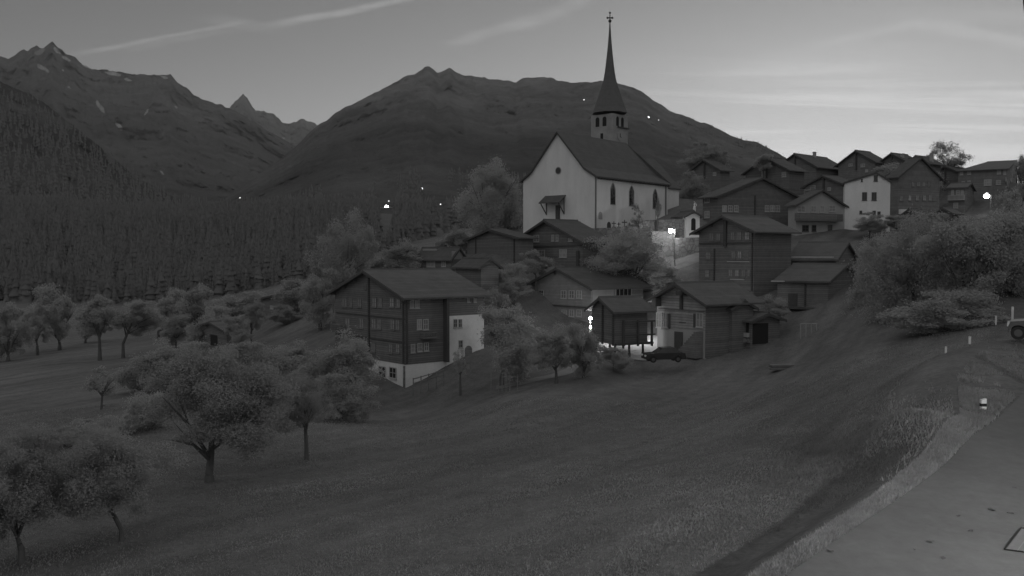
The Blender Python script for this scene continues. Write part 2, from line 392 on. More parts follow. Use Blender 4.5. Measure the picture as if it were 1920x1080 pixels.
# ------------------------------------------------------------------ mountains
def crest_line(pts): 
    a = np.array(pts, float); return lambda u: np.interp(u, a[:, 0], a[:, 1])
class Mountain:
    def __init__(s, name, label, crest, base, Dc, Db, p, rough, seed, g, snow=(), u0=None, u1=None, nu=520, nv=150, crag=1.0, forest=0.0, steps=(7, 4)):
        s.cr, s.ba, s.Dc, s.Db, s.p = crest_line(crest), crest_line(base), crest_line(Dc), crest_line(Db), p
        s.rough, s.seed, s.steps = rough, seed, steps
        U = np.linspace(u0, u1, nu); T = np.linspace(0, 1, nv); uu, tt = np.meshgrid(U, T)
        jag = (fbm(U / 9.0, U * 0 + seed, 4, seed) - .5) * 5 * crag
        vc = s.cr(uu) + jag[None, :]
        vv = s.ba(uu) * (1 - tt) + vc * tt
        dd = s.depth(uu, tt)
        x, y, z = s.pt(uu, vv, dd)
        V = [np.stack([x, y, z], -1)]
        for k, (dz, dy) in enumerate(((.06, .04), (.25, .14), (.6, .35))):      # the far side, hidden from here
            xx, yy, zz = x[-1] * (1 + dy), y[-1] * (1 + dy), z[-1] - dz * (z[-1] + 60)
            V.append(np.stack([xx, yy, zz], -1)[None])
        V = np.concatenate(V, 0); n = nu; rows = V.shape[0]
        i, j = np.meshgrid(np.arange(n - 1), np.arange(rows - 1)); b = (j * n + i).ravel()
        m = s.material(name, g, forest, np.mean(s.Dc(U)))
        me = np_mesh(name, V.reshape(-1, 3), np.stack([b, b + 1, b + n + 1, b + n], -1), m, True)
        sn = np.zeros((rows, n))
        for (su, sv, ru, rv, ang, amt) in snow:
            ca, sa = math.cos(R(ang)), math.sin(R(ang)); du, dv = uu - su, vv - sv
            wx = (fbm(uu / 7, vv / 7, 3, 31) - .5) * 7
            e = ((du * ca + dv * sa + wx) / ru) ** 2 + ((-du * sa + dv * ca + wx * .6) / rv) ** 2
            sn[:nv] = np.maximum(sn[:nv], amt * np.clip(1.6 - e * 1.3, 0, 1))
        at = me.attributes.new('snow', 'FLOAT', 'POINT'); at.data.foreach_set('value', sn.ravel().astype(np.float32))
        s.ob = tag(link('mountain', me), label, 'mountain', kind='structure')
    def depth(s, u, t):
        D = s.Db(u) + (s.Dc(u) - s.Db(u)) * t ** s.p
        a, b = s.steps
        nz = fbm(u / 120 * 1.0 + t * 1.3, t * a * .6, 6, s.seed, .55, True) * .7 + fbm(u / 35, t * a, 4, s.seed + 9, .55) * .3
        return D * (1 + s.rough * (nz - .55) * np.clip(t * 4, 0, 1))
    def pt(s, u, v, D):
        xc, yc = (u - 960) / F, (540 - v) / F; ct, st = math.cos(TILT), math.sin(TILT)
        k = D / (ct + yc * st); return xc * k, D, HC + (yc * ct - st) * k
    def at(s, u, v):
        t = float(np.clip((s.ba(u) - v) / (s.ba(u) - s.cr(u)), 0, 1)); return Vector([float(q) for q in s.pt(u, v, float(s.depth(np.array(u), np.array(t))))])
    def material(s, name, g, forest, D):
        m = bpy.data.materials.new(name.replace(' ', '_')); m.use_nodes = True; G = NG(m.node_tree); bs = G.n['Principled BSDF']
        tc = G.node('ShaderNodeTexCoord').outputs['Object']; k = 1000.0 / D
        v = G.rng(G.noise(tc, .004 * k, 6, .66), .3, .7, .66, 1.34, False)
        v = G.m('MULTIPLY', v, G.rng(G.noise(tc, .03 * k, 5, .75), .3, .7, .7, 1.3, False))
        zz = G.m('ADD', G.xyz(tc)[2], G.m('MULTIPLY', G.m('SUBTRACT', G.noise(tc, .006 * k, 5, .65), .5), D * .12))
        v = G.m('MULTIPLY', v, G.rng(zz, D * .10, D * .19, .92, 1.5))
        if forest:                              # dark woods in patches against open pasture
            f = G.rng(G.noise(tc, .0022 * k, 5, .6), .42, .58)
            v = G.m('MULTIPLY', v, G.m('SUBTRACT', 1.0, G.m('MULTIPLY', f, forest)))
        v = G.m('MULTIPLY', v, g)
        sn = G.node('ShaderNodeAttribute', attribute_name='snow').outputs['Fac']
        v = G.m('ADD', v, G.m('MULTIPLY', G.rng(sn, .25, .75), .30))
        G.put(bs.inputs['Base Color'], G.node('ShaderNodeCombineColor', {0: v, 1: v, 2: v}).outputs[0])
        bs.inputs['Roughness'].default_value = 1; bs.inputs['Specular IOR Level'].default_value = 0
        G.put(bs.inputs['Normal'], G.node('ShaderNodeBump', {'Height': G.noise(tc, .02 * k, 6, .7), 'Strength': .9, 'Distance': 16 / k}).outputs[0])
        return m
cA = [(330, 420), (400, 390), (480, 332), (520, 303), (560, 270), (585, 243), (597, 234), (612, 226), (630, 211), (652, 199), (680, 185), (700, 176), (720, 165), (735, 157), (752, 148), (763, 142), (778, 139), (790, 131), (796, 126), (803, 124), (812, 130), (821, 137), (830, 134), (842, 127), (855, 134), (868, 140), (890, 143), (920, 148), (950, 151), (966, 155), (974, 149), (988, 145), (1012, 144), (1032, 145), (1048, 152), (1070, 155), (1100, 154), (1131, 152), (1160, 156), (1185, 163), (1203, 171), (1225, 188), (1240, 196), (1256, 209), (1280, 215), (1304, 226), (1335, 235), (1352, 245), (1376, 257), (1400, 263), (1420, 267), (1445, 280), (1462, 289), (1500, 312), (1600, 345), (1750, 372), (1900, 385)]
MA = Mountain('middle_mountain', 'broad dark mountain rising behind the church', cA, [(300, 430), (1900, 430)], [(300, 2600), (900, 4200), (1900, 3000)], [(300, 1000), (1900, 1000)], 1.25, .16, 3, .12, u0=330, u1=1890, forest=.35, crag=.7)
cB = [(-420, 150), (-200, 120), (-60, 115), (0, 107), (15, 109), (28, 103), (37, 97), (45, 93), (52, 96), (60, 89), (68, 85), (75, 91), (82, 89), (90, 84), (98, 76), (106, 86), (115, 94), (125, 101), (140, 107), (150, 116), (158, 123), (175, 130), (195, 131), (228, 135), (248, 140), (290, 140), (320, 140), (331, 153), (350, 165), (362, 177), (380, 187), (395, 191), (415, 197), (430, 202), (470, 225), (520, 255), (600, 300), (700, 350)]
snB = [(108, 95, 11, 4, 40, 1), (125, 111, 11, 3, 25, .8), (80, 128, 14, 5, 25, .7), (75, 97, 14, 6, -30, .5), (118, 133, 4, 2, 45, .8), (128, 163, 3.5, 1.8, 20, .9), (163, 125, 14, 2.2, 25, .8), (212, 138, 17, 3.2, 8, .9), (240, 150, 10, 3, 20, .8), (308, 145, 11, 3, 25, .7), (188, 200, 15, 5, 55, .7), (223, 236, 11, 4.5, 45, .8), (275, 210, 9, 2.5, -60, .6), (330, 201, 5, 2.5, 45, .6), (240, 203, 9, 1.6, 0, .4), (303, 323, 6, 2.5, 40, .7), (255, 258, 12, 2, -70, .25), (110, 118, 3, 14, 10, .3)]
MBm = Mountain('left_mountain', 'rocky mountain range with snow patches at the left', cB, [(-420, 430), (700, 430)], [(-420, 5200), (700, 6000)], [(-420, 2300), (700, 2600)], 1.1, .14, 11, .095, snow=snB, u0=-420, u1=690, nu=520, nv=190, crag=1.0, forest=.15)
cD = [(380, 260), (425, 215), (432, 199), (440, 191), (448, 183), (456, 175), (464, 184), (472, 197), (479, 206), (489, 208), (500, 212), (513, 215), (522, 222), (528, 229), (534, 232), (545, 233), (556, 228), (562, 224), (574, 225), (584, 230), (597, 233), (640, 238), (700, 250)]
snD = [(445, 224, 11, 4, 15, .8), (487, 243, 5, 2, 20, .5), (503, 261, 3, 1.8, 20, .7), (532, 259, 3.5, 1.8, 20, .7), (536, 245, 3, 2, 30, .6), (552, 243, 2, 1.5, 0, .6), (465, 228, 8, 2, 10, .4), (450, 205, 3, 9, 10, .3), (470, 210, 3, 8, -25, .3)]
MD = Mountain('pointed_peak', 'distant pointed rock peak in the gap between two mountains', cD, [(380, 420), (700, 420)], [(380, 9000), (700, 9000)], [(380, 6500), (700, 6500)], 1.0, .07, 23, .15, snow=snD, u0=385, u1=700, nu=300, nv=130, crag=1.3)
cC = [(-500, 60), (-250, 90), (-100, 110), (0, 152), (60, 178), (130, 228), (200, 286), (260, 335), (330, 372), (430, 393), (560, 402), (700, 410)]
MC = Mountain('wooded_spur', 'dark wooded spur falling from the left edge', cC, [(-500, 470), (700, 470)], [(-500, 2600), (100, 2300), (700, 1500)], [(-500, 850), (700, 850)], 1.2, .14, 41, .085, u0=-500, u1=690, nu=420, nv=130, crag=1.3, forest=.4)

# ------------------------------------------------------------------ conifer woods (one mass)
M_SPRUCE = mat('spruce_needles', .2, .4, .12, transl=.35)
def spruces(name, pts, label, seed, sides=7, tiers=7):
    rs = np.random.RandomState(seed); V = []; Fc = []; b = 0
    ang = np.arange(sides) * 2 * np.pi / sides
    for (x, y, z, h, w) in pts:
        a = rs.rand() * 6.28
        for t in range(tiers):
            z0 = h * (.06 + .90 * t / tiers * .95); z1 = min(h, z0 + h * (.36 - .03 * t)); r = w * (1 - t / (tiers + .35)) * (.85 + .3 * rs.rand())
            if t == tiers - 1: z1 = h
            rr = r * (.7 + .6 * rs.rand(sides)); dz = -.25 * r * rs.rand(sides)
            ring = np.c_[x + rr * np.cos(ang + a + t), y + rr * np.sin(ang + a + t), z + z0 + dz]
            V.append(ring); V.append(np.array([[x, y, z + z1]]))
            i = np.arange(sides); Fc.append(np.c_[b + i, b + (i + 1) % sides, np.full(sides, b + sides)]); b += sides + 1
    o = link(name, np_mesh(name, np.concatenate(V), np.concatenate(Fc), M_SPRUCE))
    return tag(o, label, 'forest', kind='stuff')
def woods():
    rs = np.random.RandomState(4); pts = []
    while len(pts) < 8000:
        u = rs.uniform(-300, 900); D = math.exp(rs.uniform(math.log(285), math.log(930)))
        if u > 560 and D < 235 + (u - 560) * .9: continue
        if D > 400 and (abs(u - 725) < 16 or abs(u - 826) < 10): continue
        if rs.rand() > .25 + 1.2 * vnoise(u / 40, math.log(D) * 7, 3): continue
        x = (u - 960) / F * D; h = (rs.uniform(5, 10) if rs.rand() < .6 else rs.uniform(7, 13)) + min(9, (D - 285) * .03); pts.append((x, D, gz(x, D) - 1.0, h, h * rs.uniform(.13, .24)))
    spruces('conifer_forest', pts, 'dark conifer forest covering the slope beyond the field', 5)
    pts = []
    for (M, u0, u1, t0, t1, n) in ((MC, -200, 420, .05, .98, 2200), (MA, 380, 1000, .02, .35, 700), (MA, 1285, 1470, .9, 1.0, 230)):
        k = 0
        while k < n:
            u, t = rs.uniform(u0, u1), rs.uniform(t0, t1)
            if vnoise(u / 45, t * 9, 8) < .35 and M is MA and t < .8: continue
            if abs(u - 725) < 20 or abs(u - 826) < 12: k += 1; continue
            v = M.ba(u) * (1 - t) + M.cr(u) * t; p = M.pt(u, v, float(M.depth(np.array(u), np.array(t))))
            h = rs.uniform(14, 26) * (.55 if t0 > .5 else 1); pts.append((float(p[0]), float(p[1]), float(p[2]) - 3, h, h * .2)); k += 1
    spruces('mountain_forest', pts, 'distant conifers on the mountain slopes', 6, 5, 3)
woods()

# ------------------------------------------------------------------ air
def haze(density):
    o = MB().box(-9000, -60, -700, 9000, 13500, 4200).build('haze', bpy.data.materials.new('air'))
    m = o.data.materials[0]; m.use_nodes = True; G = NG(m.node_tree); G.n.clear()
    v = G.node('ShaderNodeVolumePrincipled', {'Color': (.95, .95, .95, 1), 'Density': density, 'Anisotropy': 0.0})
    G.l.new(v.outputs[0], G.node('ShaderNodeOutputMaterial').inputs['Volume']); tag(o, 'thin morning air', 'haze', kind='stuff')
haze(4e-5)
# ------------------------------------------------------------------ houses
class House:
    """A gabled house: near corner at a photo pixel, right-hand wall along local x, left-hand wall along local y."""
    def __init__(s, name, label, cat, c, psi, lpx, rpx, eave, apex, gable='L', over=(.5, .7), wall=None, roof=None, base=None, basemat=None, group=None, deep=2.5, th=.2, depth=None, rk=.5):
        u, v, D = c; s.loc = P(u, v, D); s.phi = R(90 - psi)
        s.root = thing(name, label, cat, s.loc, s.phi, group)
        s.LL = s.hit('L', lpx, eave)[0] if lpx is not None else depth
        s.LR = s.hit('R', rpx, eave)[0] if rpx is not None else depth
        s.ze = zat(eave, D, u) - s.loc.z
        mid = (0, s.LL * rk) if gable == 'L' else (s.LR * rk, 0)
        mw = s.world(*mid); s.zr = zat(apex, mw.y) - s.loc.z
        s.gable = gable
        w, L, ax = (s.LL, s.LR, 'x') if gable == 'L' else (s.LR, s.LL, 'y')
        s.w, s.L, s.ax = w, L, ax
        zb = -deep if base is None else s.hit('L', u - .01, base)[1]
        wall = wall or M_WOOD; roof = roof or M_ROOF
        b = MB(); b.prism([(0, zb), (w, zb), (w, s.ze), (w * rk, s.zr), (0, s.ze)], 0, L, ax); s.wall = b.build('wall', wall, s.root)
        if base is not None:
            b = MB(); b.box(.04, .04, -deep, s.LR - .04, s.LL - .04, zb - .002); b.build('foundation', basemat or M_PLAST, s.root)
        oe, og = over[1], over[0]; r = w * rk
        e = lambda k, q=rk: s.ze - (s.zr - s.ze) / (w * q) * k; qn, qf = e(oe), e(oe, 1 - rk)
        pr = [(-oe, qn + .02), (r, s.zr + .02), (w + oe, qf + .02), (w + oe, qf + .02 + th), (r, s.zr + .02 + th * 1.1), (-oe, qn + .02 + th)]
        s.roof = MB().prism(pr, -og, L + og, ax).build('roof', roof, s.root)
        # bargeboard along the near verge
        bp = [(-oe, qn - .12), (r, s.zr - .12), (w + oe, qf - .12), (w + oe, qf + .1), (r, s.zr + .1), (-oe, qn + .1)]
        MB().prism(bp, -og - .05, -og - .004, ax).build('bargeboard', M_BEAM, s.root)
        MB().prism([(r - .16, s.zr + th * .9), (r + .16, s.zr + th * .9), (r, s.zr + th * 1.1 + .16)], -og, L + og, ax).build('ridge_cap', roof, s.roof)
    def world(s, x, y):
        c, n = math.cos(s.phi), math.sin(s.phi); return Vector((s.loc.x + c * x - n * y, s.loc.y + n * x + c * y, s.loc.z))
    def hit(s, face, u, v):                   # (distance along the wall, height) where pixel (u, v) meets a wall plane
        d = ray(u, v); c, n = math.cos(s.phi), math.sin(s.phi)
        ox, oy, oz = -s.loc.x, -s.loc.y, HC - s.loc.z
        lo = (c * ox + n * oy, -n * ox + c * oy, oz); ld = (c * d[0] + n * d[1], -n * d[0] + c * d[1], d[2])
        if face == 'L': t = -lo[0] / ld[0]; return lo[1] + t * ld[1], lo[2] + t * ld[2]
        t = -lo[1] / ld[1]; return lo[0] + t * ld[0], lo[2] + t * ld[2]
    def onface(s, b, face, s0, z0, s1, z1, d0, d1):
        return b.box(-d1, s0, z0, -d0, s1, z1) if face == 'L' else b.box(s0, -d1, z0, s1, -d0, z1)
    def rect(s, face, u0, v0, u1, v1):
        a, b = s.hit(face, u0, v0), s.hit(face, u1, v1); uc = (u0 + u1) / 2
        z0, z1 = s.hit(face, uc, v1)[1], s.hit(face, uc, v0)[1]
        return min(a[0], b[0]), z0, max(a[0], b[0]), z1
    def patch(s, name, face, u0, v0, u1, v1, m, t=.08, d0=0.003, parent=None):
        q = s.rect(face, u0, v0, u1, v1); return s.onface(MB(), face, *q, d0, t).build(name, m, parent or s.root)
    def win(s, face, u, v, w, h, style='l', bars=(1, 1), frame=None):
        a0, z0, a1, z1 = s.rect(face, u - w / 2, v - h / 2, u + w / 2, v + h / 2)
        k = min(.09, (a1 - a0) * .14); b = MB(); o = lambda *q: s.onface(b, face, *q)
        o(a0, z0, a0 + k, z1, .003, .07); o(a1 - k, z0, a1, z1, .003, .07); o(a0 + k, z0, a1 - k, z0 + k, .003, .07); o(a0 + k, z1 - k, a1 - k, z1, .003, .07)
        for i in range(bars[0]):
            c = a0 + (a1 - a0) * (i + 1) / (bars[0] + 1); o(c - k * .35, z0 + k, c + k * .35, z1 - k, .02, .06)
        for i in range(bars[1]):
            c = z0 + (z1 - z0) * (i + 1) / (bars[1] + 1); o(a0 + k, c - k * .3, a1 - k, c + k * .3, .022, .055)
        f = b.build('window', frame or (M_FRAME if style == 'l' else M_FRAMED), s.root)
        s.onface(MB(), face, a0 + k * .8, z0 + k * .8, a1 - k * .8, z1 - k * .8, .006, .018).build('pane', M_GLASSL if style == 'l' else M_GLASSD, f)
        s.onface(MB(), face, a0 - .05, z0 - .09, a1 + .05, z0 - .003, .003, .13).build('sill', frame or (M_FRAME if style == 'l' else M_FRAMED), f)
        return f
    def wins(s, L, **k):
        for q in L: s.win(*q, **k)
    def logs(s, face, u, v0, v1, name='corner_logs'):   # crossed log ends standing out of the wall
        q = s.rect(face, u - 2, v0, u + 2, v1); a = (q[0] + q[2]) / 2; b = MB(); z = q[1]
        while z < q[3] - .1:
            s.onface(b, face, a - .09, z + .01, a + .09, min(z + .22, q[3]), .003, .2); z += .24
        b.build(name, M_BEAM, s.root)
    def chimney(s, along, side, h, m=None, w=.6):
        p = s.w * (.5 + .5 * side); z = s.zr - (s.zr - s.ze) * abs(side); t = s.L * along; b = MB()
        x, y = (t, p) if s.ax == 'x' else (p, t)
        b.box(x - w / 2, y - w / 2, z - .5, x + w / 2, y + w / 2, z + h)
        b.box(x - w / 2 - .08, y - w / 2 - .08, z + h, x + w / 2 + .08, y + w / 2 + .08, z + h + .12)
        b.build('chimney', m or M_PLASTG, s.roof)
    def purlins(s, n=5):
        b = MB(); w = s.w
        for i in range(n):
            k = i / (n - 1); p = .15 + (w - .3) * k; z = s.zr - (s.zr - s.ze) * abs(2 * p / w - 1) - .3
            (b.box(-.5, p - .1, z, -.003, p + .1, z + .22) if s.ax == 'x' else b.box(p - .1, -.5, z, p + .1, -.003, z + .22))
        b.build('purlin_ends', M_BEAM, s.root)
    def rafters(s, step=.9):
        b = MB(); m = (s.zr - s.ze) / (s.w / 2); t = .3
        while t < s.L - .2:
            if s.ax == 'x': b.box(t, -.6, s.ze - m * .6 - .16, t + .12, -.003, s.ze - m * .6 - .02)
            else: b.box(-.6, t, s.ze - m * .6 - .16, -.003, t + .12, s.ze - m * .6 - .02)
            t += step
        b.build('rafter_ends', M_BEAM, s.root)
    def balcony(s, face, u0, v0, u1, v1, dep=1.0, m=None):
        q = s.rect(face, u0, v0, u1, v1); b = MB(); m = m or M_WOOD
        s.onface(b, face, q[0], q[1], q[2], q[1] + .14, .003, dep)
        s.onface(b, face, q[0], q[3] - .1, q[2], q[3], dep - .1, dep)
        n = max(3, int((q[2] - q[0]) / .22))
        for i in range(n + 1):
            a = q[0] + (q[2] - q[0] - .12) * i / n; s.onface(b, face, a, q[1] + .14, a + .12, q[3] - .1, dep - .06, dep - .02)
        s.onface(b, face, q[0], q[1] + .14, q[0] + .06, q[3], .003, dep - .1); s.onface(b, face, q[2] - .06, q[1] + .14, q[2], q[3], .003, dep - .1)
        return b.build('balcony', m, s.root)
    def arch(s, name, face, u0, v0, u1, v1, m, pointed=False, t=.05, frame=None):
        a0, z0, a1, z1 = s.rect(face, u0, v0, u1, v1); w = a1 - a0; r = w / 2; c = (a0 + a1) / 2
        def outline(k):
            zs = z1 - r * (1.5 if pointed else 1.0); p = [(a0 - k, z0 - k), (a1 + k, z0 - k), (a1 + k, zs)]
            for i in range(1, 8):
                f = i / 8; ang = math.pi * f
                if pointed: p.append((a1 + k - (w + 2 * k) * f, zs + (z1 + k - zs) * (1 - abs(2 * f - 1) ** 1.7)))
                else: p.append((c + (r + k) * math.cos(ang), zs + (r + k) * math.sin(ang)))
            p.append((a0 - k, zs)); return p
        ax = 'x' if face == 'L' else 'y'
        par = s.root
        if frame:
            par = MB().prism(outline(.14), -.04, -.003, ax).build(name, frame, s.root); name = 'pane'
        return MB().prism(outline(0), -t - .01, -.005, ax).build(name, m, par)

def village():
    # 1 the big log house at the left
    h = House('log_house', 'big four storey dark log house with white plastered basement, left of the village', 'house', (760, 728, 95), 50, 628, 908, 557, 510, base=684, over=(.7, .9), wall=M_WOOD)
    h.wins([('L', x, y, w, hh) for (x, y, w, hh) in ((646, 567, 10, 17), (658, 567, 6, 17), (674, 567, 8, 17), (702, 567, 9, 18), (713, 567, 8, 18), (735, 567, 9, 18), (747, 568, 8, 17),
        (652, 606, 9, 19), (678, 606, 9, 19), (701, 607, 9, 20), (711, 607, 8, 20), (736, 608, 9, 20), (746, 608, 8, 20), (645, 650, 8, 17), (672, 650, 8, 17), (700, 651, 9, 18), (733, 653, 8, 18), (746, 653, 8, 18), (686, 537, 4, 10))], style='l', frame=M_WOODG)
    h.wins([('R', 772, 570, 8, 15), ('R', 782, 570, 8, 15), ('R', 786, 608, 9, 19), ('R', 798, 608, 10, 20), ('R', 774, 653, 8, 16), ('R', 787, 651, 9, 16), ('R', 799, 650, 9, 16), ('R', 878, 562, 5, 9), ('R', 890, 562, 5, 9)])
    h.wins([('L', 717, 697, 13, 21, 'd'), ('L', 737, 699, 13, 21, 'd')], frame=M_FRAME)
    p = h.patch('plaster_wall', 'R', 836, 591, 907, 735, M_PLAST, .06)
    def onp(*a, **k):
        f = h.win(*a, **k); f.location = Vector((0, -.06, 0))
    onp('R', 853, 606, 7, 16, 'd', frame=M_FRAME); onp('R', 862, 606, 7, 16, 'd', frame=M_FRAME); onp('R', 863, 645, 8, 15, 'd', frame=M_FRAME)
    h.arch('arched_door', 'R', 871, 648, 884, 668, M_WOODG, t=.12)
    h.patch('beam', 'R', 831, 556, 835.5, 678, M_BEAM, .75)
    h.patch('corner_quoins', 'L', 756.5, 686, 760, 726, M_STONE, .07)
    for y0, y1 in ((556, 682),): h.logs('R', 762, y0, y1); h.logs('L', 757.5, y0, y1); h.logs('L', 693, 520, 682)
    h.rafters(); h.purlins(7)
    h.balcony('L', 630, 607, 650, 622, .8); h.balcony('R', 787, 622, 812, 634, .8)
    for v in (592, 634): h.patch('string_beam', 'L', 631, v - 1.2, 759, v + 1.2, M_BEAM, .12)
    # 2 middle house
    h = House('chalet', 'grey boarded chalet with triple windows below the white lane', 'house', (1108, 612, 113), 52, 994, 1206, 539, 505, wall=mat('silver_boards', .28, .3, 1.2, stripe=('z', .2, .25), bump=.3), roof=M_ROOFD, over=(.7, .9))
    h.wins([('L', 1015, 550, 9, 13, 'd'), ('L', 1057, 552, 10, 15), ('L', 1072, 552, 10, 15), ('L', 1086, 552, 10, 15), ('L', 1015, 586, 9, 13, 'd'), ('L', 1058, 587, 9, 13), ('L', 1072, 587, 9, 13), ('L', 1086, 587, 9, 13)], frame=M_FRAME)
    h.patch('plaster_wall', 'R', 1111, 541, 1150, 610, M_PLASTG, .05)
    f = h.win('R', 1169, 549, 30, 17, 'd', bars=(3, 0), frame=M_FRAME)
    h.patch('awning', 'R', 1152, 538, 1190, 541, M_ROOFL, .5)
    h.patch('string_beam', 'L', 995, 572, 1107, 574.5, M_BEAM, .2); h.patch('base_beam', 'L', 995, 603, 1107, 611, M_BEAM, .3); h.purlins(3)
    h.logs('L', 1042, 508, 515, 'gable_post')
    h2 = House('dark_roofed_wing', 'dark hip-like wing roof joined behind the grey chalet', 'house', (1192, 575, 121), 52, 1135, 1212, 537, 509, roof=M_ROOFD, over=(.5, .9))
    h2.wins([('R', 1200, 548, 6, 9, 'd')])
    # 3 granary on stilts
    h = House('granary', 'small black log granary raised on posts above a bright lit floor', 'granary', (1152, 646, 96), 62, 1110, 1214, 582, 561, gable='L', wall=M_WOOD, roof=M_ROOF, over=(.6, .7), deep=0)
    for x in (.35, h.LR * .5, h.LR - .35):
        for y in (.35, h.LL - .35): MB().lathe((x, y, 0), [(.18, -1.6), (.12, -.151), (.42, -.15), (.42, -.01)], 10).build('stilt', M_BEAM, h.root)
    h.patch('drying_rail', 'R', 1165, 601, 1224, 603.5, M_BEAM, .5, .4); h.patch('drying_rail', 'R', 1165, 626, 1224, 628.5, M_BEAM, .5, .4)
    h.patch('rail_post', 'R', 1164, 600, 1166.5, 648, M_BEAM, .55, .3); h.patch('rail_post', 'R', 1217, 600, 1219, 648, M_BEAM, .55, .3)
    h.patch('rail_post', 'R', 1191, 600, 1193, 648, M_BEAM, .55, .3); h.patch('sill_beam', 'R', 1153, 642, 1222, 646, M_BEAM, .35); h.logs('L', 1131, 570, 645); h.logs('L', 1151, 585, 645)
    p = P(1165, 657, 99)
    # 4 lit pale log house
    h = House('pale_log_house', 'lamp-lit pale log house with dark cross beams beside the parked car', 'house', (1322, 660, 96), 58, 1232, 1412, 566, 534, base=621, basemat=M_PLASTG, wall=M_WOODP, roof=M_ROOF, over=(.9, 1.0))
    h.win('L', 1236, 600, 10, 28); h.win('L', 1249, 600, 10, 28); h.win('L', 1312, 600, 13, 27); h.patch('shutter', 'L', 1253, 588, 1257, 616, M_BEAM, .1); h.patch('shutter', 'L', 1301, 588, 1304.5, 614, M_BEAM, .1)
    h.patch('post', 'L', 1277, 552, 1281, 580, M_BEAM, .25); h.patch('string_beam', 'L', 1236, 580, 1321, 582, M_WOODG, .14); h.patch('bracket', 'L', 1232.5, 558, 1240, 574, M_BEAM, .8); h.patch('bracket', 'L', 1277, 546, 1288, 553, M_BEAM, .8)
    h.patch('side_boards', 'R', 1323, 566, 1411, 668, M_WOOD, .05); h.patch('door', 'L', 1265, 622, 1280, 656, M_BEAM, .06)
    h.patch('small_slot', 'L', 1274, 604, 1286, 605.5, M_BEAM, .06)
    a, b2 = h.hit('L', 1318, 622), h.hit('L', 1286, 657); b = MB(); n = 9
    for i in range(n):
        y0 = a[0] + (b2[0] - a[0]) * i / n; y1 = a[0] + (b2[0] - a[0]) * (i + 1) / n; z1 = a[1] + (b2[1] - a[1]) * i / n
        b.box(-1.1, y0, b2[1] - .6, -.003, y1, z1)
    b.build('stair', M_WOODG, h.root)
    h.purlins(3)
    ln = House('lean_to_shed', 'open lean-to shed with white sacks behind the lamp-lit log house', 'shed', (1408, 652, 98), 60, 1352, 1462, 602, 590, gable='R', wall=M_WOOD, roof=M_ROOF, over=(.5, .6))
    ln.patch('opening', 'R', 1411, 606, 1440, 645, M_BLACK, .02)
    ln.patch('opening', 'L', 1378, 604, 1404, 640, M_BLACK, .02); ln.patch('white_sack', 'L', 1384, 612, 1391, 632, M_PLASTG, .35, .05); ln.patch('white_sack', 'L', 1398, 624, 1406, 632, M_PLASTG, .4, .05); ln.patch('low_wall', 'L', 1378, 633, 1407, 641, M_STONE, .5, .05)
    House('small_annex', 'small grey roofed annex in front of the log house side wall', 'shed', (1372, 655, 97.5), 58, 1350, 1412, 579, 566, gable='R', wall=M_WOOD, roof=M_ROOF, over=(.4, .5))
    # 5 tall dark house
    h = House('tall_log_house', 'tall dark log house with a broad stone roof right of the church lamp', 'house', (1413, 550, 116), 56, 1311, 1484, 432, 407, wall=M_WOOD, roof=M_ROOF, over=(.9, 1.0))
    h.wins([('L', 1334, 444, 9, 15), ('L', 1347, 444, 9, 15), ('L', 1374, 442, 8, 15), ('L', 1386, 442, 9, 16), ('L', 1401, 442, 9, 16), ('L', 1328, 479, 9, 14), ('L', 1375, 478, 8, 15), ('L', 1387, 478, 8, 15), ('L', 1399, 478, 8, 15), ('L', 1326, 513, 8, 14), ('L', 1370, 512, 8, 13), ('L', 1382, 512, 8, 13), ('L', 1394, 512, 8, 13), ('L', 1404, 512, 5, 13)], frame=M_WOODG)
    h.patch('gable_post', 'L', 1359, 410, 1363.5, 462, M_BEAM, .3); h.patch('sill_band', 'L', 1364, 490, 1405, 491.5, M_FRAME, .12); h.patch('sill_band', 'L', 1370, 523, 1396, 525, M_FRAME, .12); h.logs('L', 1340, 465, 545); h.logs('L', 1411, 436, 545); h.purlins(5)
    h.patch('string_beam', 'L', 1312, 455, 1412, 457, M_BEAM, .14)
    # 6, 7 barns to its right
    h = House('upper_barn', 'upper dark barn with pale slab roof, gable end facing right', 'barn', (1567, 520, 118), 35, 1481, 1604, 486, 457, gable='R', wall=M_WOOD, roof=M_ROOF, over=(.4, .6))
    h.patch('gutter', 'L', 1483, 481, 1566, 483, M_FRAME, .75, .6); 
    h = House('lower_barn', 'lower weathered barn in front of the upper barn', 'barn', (1552, 600, 107), 38, 1458, 1612, 528, 499, gable='R', wall=M_WOOD, roof=M_ROOF, over=(.4, .6))
    h.patch('gutter', 'L', 1450, 526, 1475, 528, M_FRAME, .8, .65); h.patch('barn_door', 'L', 1478, 550, 1495, 585, M_BEAM, .06); h.logs('L', 1510, 532, 598); h.patch('fore_roof', 'L', 1476, 575, 1548, 579, M_ROOFD, 1.6, .003)
    # chalet under the church
    h = House('church_chalet', 'dark chalet with pale windows directly below the church gable', 'house', (1092, 496, 124), 55, 968, 1142, 452, 415, wall=M_WOOD, roof=M_ROOFD, over=(.8, 1.0))
    h.wins([('L', 1006, 447, 10, 13), ('L', 1037, 446, 5, 12), ('L', 1045, 446, 5, 12), ('L', 1070, 449, 8, 7), ('L', 980, 449, 6, 6), ('L', 984, 475, 12, 13), ('L', 1016, 475, 12, 13), ('L', 1056, 475, 14, 15)])
    h.patch('gable_pole', 'L', 1083, 470, 1087, 500, M_BEAM, .3); h.purlins(3); h.patch('string_beam', 'L', 970, 460, 1091, 462.5, M_BEAM, .15)
